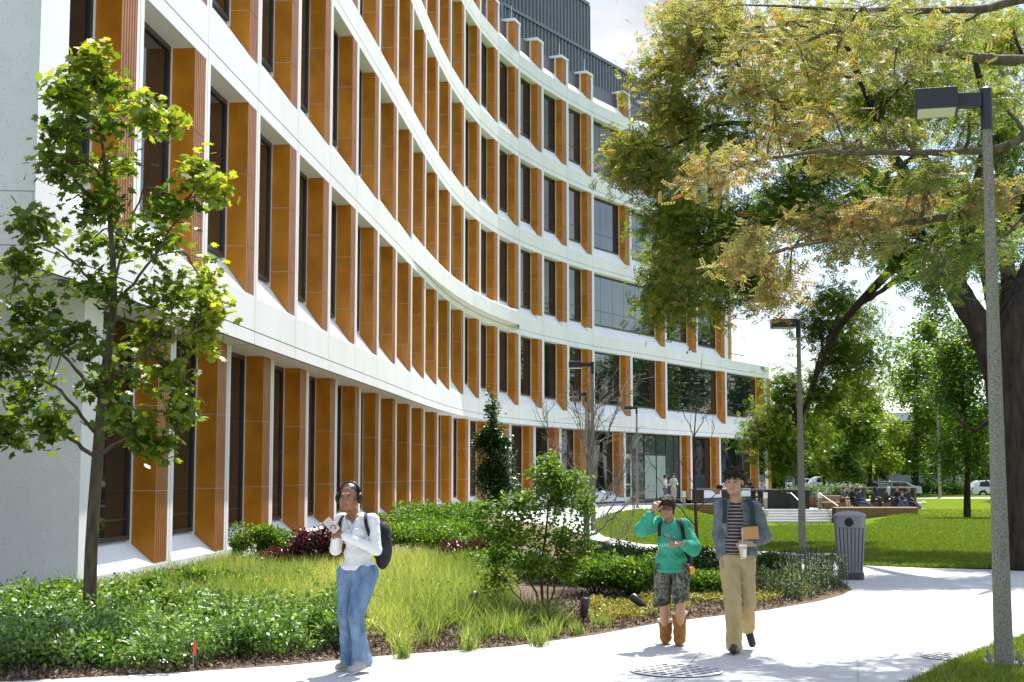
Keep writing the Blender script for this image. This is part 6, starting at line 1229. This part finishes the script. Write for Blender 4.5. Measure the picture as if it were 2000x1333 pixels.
# ================= man in the grey cardigan
r = person_root(2.25, 14.40, 0, 'man in grey cardigan, striped shirt and khaki trousers with iced drink')
SK3 = skin('light_skin', (.40, .215, .13), (.45, .26, .165)); LIP3 = mat('pink_lips', (.42, .17, .13), .4); HR3 = mat('black_hair', (.006, .004, .003), .6, (.03, .018, .012), 40, 6, .25, .9, 70, ramp=(.45, .8))
X3 = lambda px: (px-1447)/192.8
Z3 = lambda py: (1278-py)/192.8
HM = headM((X3(1444), -.07, Z3(953)), R(22), R(2), R(2), 1.08); T = lambda *p: tuple(HM @ Vector(p)); RmH = np.array(HM.to_3x3())/HM.to_scale()[0]
rs, ls_ = (X3(1420), .02, Z3(1000)), (X3(1484), -.02, Z3(1003)); re_, le = (X3(1416), .04, Z3(1052)), (X3(1503), .03, Z3(1056)); rw, lw_ = (X3(1418), -.05, Z3(1096)), (X3(1470), -.20, Z3(1069))
rh, lh = (X3(1434), .0, .93), (X3(1464), .0, .93); rk, lk = (X3(1437), -.12, .52), (X3(1467), .02, .50); ra, la = (X3(1441), -.02, .10), (X3(1477), .30, .20)
S = SDF(); head_prims(S, HM, 1.08, jaw=1.12); S.cap((X3(1447), -.02, Z3(972)), (X3(1450), 0.0, Z3(994)), .056, .064, .03); S.cap(rs, ls_, .058, None, .05); S.ell((X3(1450), 0, 1.33), (.11, .075, .18), .04); S.ell((X3(1449), 0, 1.05), (.095, .07, .16), .05); S.cap(rh, lh, .07, None, .04)
for a, b, c in ((rs, re_, rw), (ls_, le, lw_)): S.chain([a, b, c], [.048, .038, .028], .02)
for a, b, c in ((rh, rk, ra), (lh, lk, la)): S.chain([a, b, c], [.085, .055, .038], .03)
S.build('body', [SK3], r, res=.0065); face_parts(r, HM, LIP3, HR3)
S = SDF(); hand(S, lw_, (-.93, -.15, -.08), (.10, -.75, .55), 1, (.55, .65, .75, .85), .6, 1.08); S.cap((lw_[0]+.03, lw_[1]+.02, lw_[2]), lw_, .028, .026, .01); S.build('hand', [SK3], r, res=.0034)
S = SDF(); hand(S, rw, (.0, -.1, -1), (-1, 0, 0), 1, (.25, .3, .35, .4), .3, 1.05); S.build('hand', [SK3], r, res=.0036)
def stripes():
    m = bpy.data.materials.new('striped_knit'); m.use_nodes = True; t = m.node_tree; b = t.nodes['Principled BSDF']; b.inputs['Roughness'].default_value = .9; c = t.nodes.new('ShaderNodeTexCoord'); sx = t.nodes.new('ShaderNodeSeparateXYZ'); t.links.new(c.outputs['Object'], sx.inputs[0])
    mm = t.nodes.new('ShaderNodeMath'); mm.operation = 'MULTIPLY'; mm.inputs[1].default_value = 1/.034; t.links.new(sx.outputs[2], mm.inputs[0]); fr = t.nodes.new('ShaderNodeMath'); fr.operation = 'FRACT'; t.links.new(mm.outputs[0], fr.inputs[0])
    rr = t.nodes.new('ShaderNodeValToRGB'); rr.color_ramp.interpolation = 'CONSTANT'; e = rr.color_ramp.elements; e[0].color = (.035, .022, .022, 1); e[1].position = .70; e[1].color = (.30, .24, .22, 1); t.links.new(fr.outputs[0], rr.inputs[0]); t.links.new(rr.outputs[0], b.inputs['Base Color']); return m
S = SDF(); S.cap(rs, ls_, .060, None, .05); S.ell((X3(1449), -.012, 1.32), (.128, .112, .19), .05); S.ell((X3(1446), -.012, 1.06), (.125, .112, .14), .05); S.cap((X3(1446), -.12, Z3(985)), (X3(1448), .0, Z3(976)), .05, .062, .006, neg=True); S.cutz(.905, False); S.build('striped_shirt', [stripes()], r, res=.007, noise=(.0035, 26, 2))
CAR = mat('grey_wool_knit', (.095, .11, .12), .95, (.165, .185, .195), 14, 5, .1, .6, 13)
S = SDF(); S.cap((rs[0], .02, rs[2]), (ls_[0], .02, ls_[2]), .074, .076, .05); S.ell((X3(1452), .015, 1.30), (.180, .135, .23), .05); S.ell((X3(1454), .02, 1.02), (.195, .140, .17), .05)
S.chain([rs, re_, (rw[0], rw[1]+.02, rw[2]+.02)], [.074, .062, .050], .025); S.chain([ls_, le, tuple(np.array(le)*.12+np.array(lw_)*.88)], [.078, .080, .042], .03)
# open front
for z0, z1, x0, x1, w_ in ((1.47, 1.30, 1444, 1442, .060), (1.30, 1.12, 1442, 1440, .068), (1.12, .86, 1440, 1437, .075)): S.cap((X3(x0), -.19, z0), (X3(x1), -.19, z1), w_+.045, w_+.055, .008, neg=True, sq=(1.35, .72, 1))
S.cap((X3(1446), -.08, Z3(988)), (X3(1448), .02, Z3(978)), .062, .066, .008, neg=True); S.cutz(.865, False, (-.25, 0)); S.build('cardigan', [CAR], r, res=.0072, noise=(.0060, 19, 12, (.8, .8, 1.1)))
KH = mat('khaki_twill', (.36, .27, .135), .9, (.44, .34, .18), 5, 5, .1, .6, 12, stretch=(1.5, 1.5, .8))
S = SDF(); S.ell((X3(1448), 0, .92), (.150, .120, .10), .05)
S.chain([lh, lk, tuple(np.array(lk)*.10+np.array(la)*.90)], [.108, .086, .080], .03); S.chain([rh, rk, (ra[0], ra[1], .13), (ra[0], ra[1]-.01, .075)], [.108, .086, .080, .086], .010)
S.cutz(.97, True); S.build('khaki_trousers', [KH], r, res=.0075, noise=(.0058, 22, 7, (1, 1, .75)))
SH = mat('black_leather', (.012, .011, .012), .35)
S = SDF(); S.cap((ra[0], ra[1]+.01, .052), (X3(1434), -.20, .042), .045, .040, .03); S.ell((ra[0]-.01, ra[1]-.03, .075), (.045, .06, .04), .02); S.cutz(.012, False); S.build('shoe', [SH], r, res=.006)
S = SDF(); h_ = (la[0]+.005, la[1]+.05, la[2]+.03); t_ = (X3(1484), la[1]-.06, .055); S.cap(h_, t_, .042, .038, .03); S.cap(la, h_, .04, .04, .02); S.build('shoe', [SH], r, res=.006)
S = SDF(); S.ell(T(0, -.024, .056), (.088, .102, .092), .012, RmH); S.ell(T(0, .082, -.040), (.068, .065, .088), .012, RmH, True); r_h = np.random.default_rng(5)
for k in range(54):
    q = norm(r_h.normal(size=3)); q[2] = abs(q[2])*.9+.05; q[1] -= .12; q = norm(q); c = np.array([q[0]*.086, q[1]*.098-.02, q[2]*.095+.045]); d_ = norm(r_h.normal(size=3)+q*.6)*.028; S.cap(T(*c), T(*(c+d_)), .018, .008, .008)
for k in range(9): a = -.062+.0155*k; S.cap(T(a, .055, .105), T(a*1.15-.01, .100-2.6*a*a, .052+.014*math.sin(k*1.7)), .018, .008, .008)
for sg in (-1, 1): S.cap(T(sg*.080, -.02, .05), T(sg*.080, -.03, -.035), .020, .010, .012)
S.cap(T(.03, -.085, -.02), T(.03, -.075, -.085), .028, .014, .014); S.cap(T(-.03, -.085, -.02), T(-.03, -.075, -.085), .028, .014, .014)
S.build('hair', [HR3], r, res=.0045, noise=(.004, 95, 4))
m = MB(); m.rbox((X3(1470), -.185, Z3(1049)), (.155, .055, .125), R(-22), ry=R(-4)); bevel(m.build('book', [mat('tan_cardboard', (.46, .25, .085), .8)], r), .004)
cupx, cupz = X3(1452), Z3(1097)
m = MB(); m.lathe([(.028, 0), (.040, .125)], 20); c = m.build('iced_drink_cup', [mat('milky_tea', (.55, .44, .26), .3)], r, smooth=False); c.location = (cupx, -.29, cupz)
m = MB(); m.lathe([(.043, 0), (.043, .012), (.034, .020)], 20); q = m.build('cup_lid', [mat('clear_plastic_lid', (.75, .74, .72), .15)], c); q.location = (0, 0, .125)
m = MB(); m.rbox((.012, -.036, .06), (.035, .006, .075), .25); m.build('cup_label', [mat('white_paper_label', (.85, .85, .84), .7)], c)
m = MB(); m.tube([(0, 0, .10), (-.006, .01, .30)], .004, 6); m.build('straw', [mat('pink_straw', (.65, .45, .45), .5)], c)
GS = mat('dark_green_webbing', (.012, .030, .027), .85)
ribbon('backpack_strap', [(X3(1428), .07, Z3(985)), (X3(1425), -.06, Z3(988)), (X3(1423), -.155, Z3(1004)), (X3(1421), -.165, Z3(1030))], [(0, 0, 1), (0, -.5, .9), (-.3, -1, .3), (-.3, -1, 0)], .045, .008, [GS], r)
ribbon('backpack_strap', [(X3(1469), .06, Z3(983)), (X3(1471), -.07, Z3(985)), (X3(1474), -.150, Z3(1000)), (X3(1476), -.165, Z3(1034))], [(0, 0, 1), (0, -.5, .9), (.2, -1, .3), (.2, -1, 0)], .055, .008, [GS], r)
S = SDF(); S.ell((X3(1455), .20, 1.2), (.14, .09, .22), .04); S.build('backpack', [GS], r, res=.012, noise=(.004, 24, 4))
# ================= far people
def far_person(px, Y, zf, label, pose, yaw, skin_, top_, leg_, hairc, shoe=(.02, .02, .02), group=None, hood=None, legdir=1, ht=1.7, bare=False, extra=None):
    x = (px-1000)/FPX*Y; r = person_root(x, Y, zf, label, group); r.rotation_euler = (0, 0, yaw); k = ht/1.7
    mk = lambda n, c: bpy.data.materials.get(n) or mat(n, c, .85)
    sk_ = mk('far_skin_%d' % int(skin_[0]*100), skin_); tm = mk('far_top_%d_%d_%d' % tuple(int(q*100) for q in top_), top_); lm = mk('far_legs_%d_%d_%d' % tuple(int(q*100) for q in leg_), leg_); hm = mk('far_hair_%d_%d' % (int(hairc[0]*100), int(hairc[1]*100)), hairc); sm = mk('far_shoe_%d' % int(shoe[0]*100), shoe)
    # local: facing -y
    if pose == 'sit':
        hip = (0, .0, .50); sh = (0, -.10, .98); hd = (0, -.20, 1.20); kn = [(s_*.10, -.42, .56) for s_ in (-1, 1)]; an = [(s_*.10, -.46, .12) for s_ in (-1, 1)]; el = [(s_*.22, -.20, .74) for s_ in (-1, 1)]; wr = [(s_*.08, -.40, .72) for s_ in (-1, 1)]
    elif pose == 'lounge':
        hip = (0, .0, .44); sh = (0, .02, .92); hd = (0, -.10, 1.13); kn = [(-.09, -.46, .40), (.09, -.44, .44)]; an = [(-.1, -.90, .12), (.08, -.85, .12)]; el = [(s_*.22, -.08, .68) for s_ in (-1, 1)]; wr = [(s_*.07, -.30, .64) for s_ in (-1, 1)]
    elif pose == 'floor':
        hip = (0, .0, .16); sh = (0, -.08, .62); hd = (0, -.18, .84); kn = [(-.16, -.40, .42), (.12, -.42, .44)]; an = [(-.1, -.62, .08), (.1, -.66, .08)]; el = [(s_*.20, -.26, .46) for s_ in (-1, 1)]; wr = [(s_*.06, -.42, .46) for s_ in (-1, 1)]
    elif pose == 'lean':
        hip = (0, .12, .92); sh = (0, -.10, 1.30); hd = (0, -.24, 1.44); kn = [(s_*.09, .10, .50) for s_ in (-1, 1)]; an = [(s_*.10, .14, .09) for s_ in (-1, 1)]; el = [(s_*.25, -.22, 1.10) for s_ in (-1, 1)]; wr = [(s_*.10, -.42, 1.14) for s_ in (-1, 1)]
    else:
        hip = (0, .0, .90); sh = (0, .0, 1.38); hd = (0, -.03, 1.60); kn = [(-.09, -.14, .50), (.09, .04, .50)]; an = [(-.09, -.22, .10), (.09, .26, .12)]; el = [(s_*.22, .02, 1.14) for s_ in (-1, 1)]; wr = [(s_*.16, -.22, 1.12) for s_ in (-1, 1)]
    sc_ = lambda p: tuple(np.array(p)*k)
    S = SDF(); hc = np.array(sc_(hd)); S.ell(tuple(hc), (.078, .095, .115), .02); S.ell(tuple(hc+np.array([0, -.098, -.015])), (.014, .02, .02), .01); S.cap(tuple(hc+np.array([0, .02, -.08])), sc_(sh), .05, .06, .03); S.cap(sc_(sh), sc_(hip), .11, .10, .04)
    for i in (0, 1):
        s_ = (-1, 1)[i]; so = tuple(np.array(sc_(sh))+np.array([s_*.16, 0, -.04])); S.chain([so, sc_(el[i]), sc_(wr[i])], [.045, .036, .026], .02); w_ = np.array(sc_(wr[i]))
        S.cap(tuple(w_), tuple(w_+np.array([-.02*s_, -.07, 0])), .028, .02, .01)
        for f_ in range(4): S.cap(tuple(w_+np.array([-.02*s_+.014*(f_-1.5), -.07, 0])), tuple(w_+np.array([-.02*s_+.016*(f_-1.5), -.12, -.02])), .009, .007, .004)
        S.cap(tuple(w_+np.array([-.02*s_, -.03, .01])), tuple(w_+np.array([-.05*s_, -.07, .02])), .010, .008, .005)
        ho = tuple(np.array(sc_(hip))+np.array([s_*.09, 0, 0])); S.chain([ho, sc_(kn[i]), sc_(an[i])], [.080, .055, .038], .03)
    S.build('body', [sk_], r, res=.016)
    S = SDF(); S.cap(tuple(np.array(sc_(sh))+np.array([-.13, 0, -.03])), tuple(np.array(sc_(sh))+np.array([.13, 0, -.03])), .075, None, .05); S.cap(sc_(sh), tuple(np.array(sc_(hip))+np.array([0, 0, .03])), .135, .135, .05)
    for i in (0, 1):
        s_ = (-1, 1)[i]; so = tuple(np.array(sc_(sh))+np.array([s_*.16, 0, -.04])); 
        if bare: S.cap(so, tuple(np.array(so)*.55+np.array(sc_(el[i]))*.45), .062, .06, .03)
        else: S.chain([so, sc_(el[i]), sc_(wr[i])], [.062, .055, .04], .03)
    S.build('top', [tm], r, res=.02, noise=(.006, 20, 3))
    S = SDF(); S.ell(sc_(hip), (.16, .14, .11), .04)
    for i in (0, 1):
        s_ = (-1, 1)[i]; ho = tuple(np.array(sc_(hip))+np.array([s_*.09, 0, 0]))
        if extra == 'shorts': S.cap(ho, tuple(np.array(ho)*.25+np.array(sc_(kn[i]))*.75), .095, .085, .03)
        else: S.chain([ho, sc_(kn[i]), sc_(an[i])], [.095, .075, .062], .03)
    S.build('trousers', [lm], r, res=.02, noise=(.005, 20, 5))
    for i in (0, 1):
        S = SDF(); a = np.array(sc_(an[i])); S.cap(tuple(a+np.array([0, .03, -.05])), tuple(a+np.array([0, -.14, -.05])), .045, .04, .02); S.build('shoe', [sm], r, res=.018)
    S = SDF()
    if hood is not None:
        S.ell(tuple(hc+np.array([0, .025, .01])), (.108, .12, .14), .03); S.cap(tuple(hc+np.array([0, .03, -.06])), tuple(np.array(sc_(sh))+np.array([0, .0, -.05])), .10, .15, .04); S.ell(tuple(hc+np.array([0, -.12, -.01])), (.065, .07, .085), .01, None, True); S.build('headscarf', [mk('far_scarf_%d' % int(hood[0]*100), hood)], r, res=.016)
    else:
        S.ell(tuple(hc+np.array([0, .022, .035])), (.092, .105, .108), .02); S.ell(tuple(hc+np.array([0, -.10, -.05])), (.08, .06, .10), .02, None, True); S.build('hair', [hm], r, res=.014, noise=(.005, 60, 2))
    return r
BK, NV = (.015, .015, .018), (.015, .02, .05)
gt = 'students sitting on the terrace edge'
seat = -.33
far_person(1641, 82.0, seat, 'student in grey T-shirt and shorts at the left end of the seated row', 'sit', R(35), (.50, .27, .17), (.07, .07, .085), BK, BK, group=gt, bare=True, extra='shorts')
far_person(1658, 82.6, seat, 'student in black half hidden behind the one with bare legs', 'sit', R(25), (.40, .2, .12), BK, BK, BK, group=gt)
far_person(1672, 82.0, seat, 'student in a navy hoodie with striped trousers and white shoes stretched out', 'lounge', R(70), (.45, .25, .16), NV, (.02, .035, .11), BK, shoe=(.7, .7, .7), group=gt)
far_person(1700, 82.4, seat, 'person in a dark grey cloak and black headscarf looking down', 'sit', R(60), (.45, .25, .16), (.035, .035, .035), BK, BK, group=gt, hood=(.01, .01, .01))
far_person(1726, 82.2, seat, 'person in black with a pale grey headscarf', 'sit', R(50), (.5, .3, .2), BK, BK, BK, group=gt, hood=(.42, .42, .42))
far_person(1748, 82.8, seat, 'long haired student with a white collar right of the pale headscarf', 'sit', R(-15), (.50, .27, .17), BK, NV, (.10, .03, .02), group=gt)
far_person(1755, 81.6, -.22, 'student in blue jeans seated low with head bent', 'floor', R(10), (.50, .27, .17), (.03, .03, .035), (.04, .07, .14), (.03, .02, .015), group=gt)
far_person(1768, 82.6, seat, 'student with light brown hair at the right end of the seated row', 'lounge', R(40), (.50, .27, .17), (.03, .03, .04), NV, (.12, .07, .035), shoe=(.6, .6, .6), group=gt)
far_person(1649, 90.0, ZT-.05, 'man in a cream top behind the seated row leaning on the counter', 'lean', R(20), (.35, .18, .11), (.45, .38, .32), BK, BK, ht=1.72)
far_person(1413, 86.2, -.20, 'person in a white T-shirt standing behind the counter with a laptop', 'lean', R(5), (.45, .25, .16), (.72, .72, .74), (.10, .13, .17), BK, bare=True)
far_person(1466, 85.2, -.12, 'person in black bent over the counter right of the building corner', 'lean', R(-50), (.4, .2, .13), BK, BK, BK)
far_person(1484, 85.0, -.14, 'person with reddish hair bent over the counter beside the one in black', 'lean', R(20), (.5, .3, .2), (.3, .28, .3), BK, (.06, .02, .015), ht=1.65)
far_person(1297, 83.0, .0, 'student in a white top and blue jeans walking by the entrance', 'walk', R(60), (.35, .18, .11), (.72, .66, .62), (.10, .15, .24), BK, ht=1.66)
far_person(1314, 82.0, .0, 'student in a cream outfit with a shoulder bag by the entrance', 'walk', R(10), (.5, .3, .2), (.50, .48, .44), (.42, .39, .34), BK, shoe=(.4, .38, .35), ht=1.74)
far_person(1617, 108, -.55, 'walker in a blue shirt beyond the planter greenery', 'walk', R(-70), (.3, .15, .09), (.06, .12, .30), (.08, .12, .25), BK)
# small things on the counter and bench
for px, Y, z, lb, nm, c in ((1402, 84.2, .86, 'open black laptop on the counter before the person in white', 'laptop', BK),):
    x = (px-1000)/FPX*Y; q = empty(nm, (x, Y, z), label=lb, cat=nm); m = MB(); m.box((-.17, -.12, 0), (.17, .12, .02)); m.build('keyboard_base', [M_PHONE], q); m = MB(); m.rbox((0, -.17, .12), (.34, .012, .23), rx=.3); m.build('screen', [M_PHONE], q)
x = (1645-1000)/FPX*80.2; q = empty('paper_cup', ((1660-1000)/FPX*79.6, 79.6, -.16), label='white paper cup standing on the timber edge by the seated row', cat='cup'); m = MB(); m.lathe([(.035, 0), (.045, .12)], 12); m.build('cup_body', [M_CARW], q); m = MB(); m.lathe([(.048, .12), (.046, .135)], 12); m.build('cup_lid', [M_CARW], q)
q = empty('litter_scrap', (*gpt(1799, 986)[:2], gpt(1799, 986)[2]+.05), label='crumpled white scrap of paper on the grass beside the terrace', cat='litter'); m = MB(); m.rbox((0, 0, .05), (.5, .25, .1), .4, rx=.2); m.rbox((.2, .05, .1), (.25, .2, .12), .9, rx=.5); m.build('crumpled_paper', [M_CARW], q)
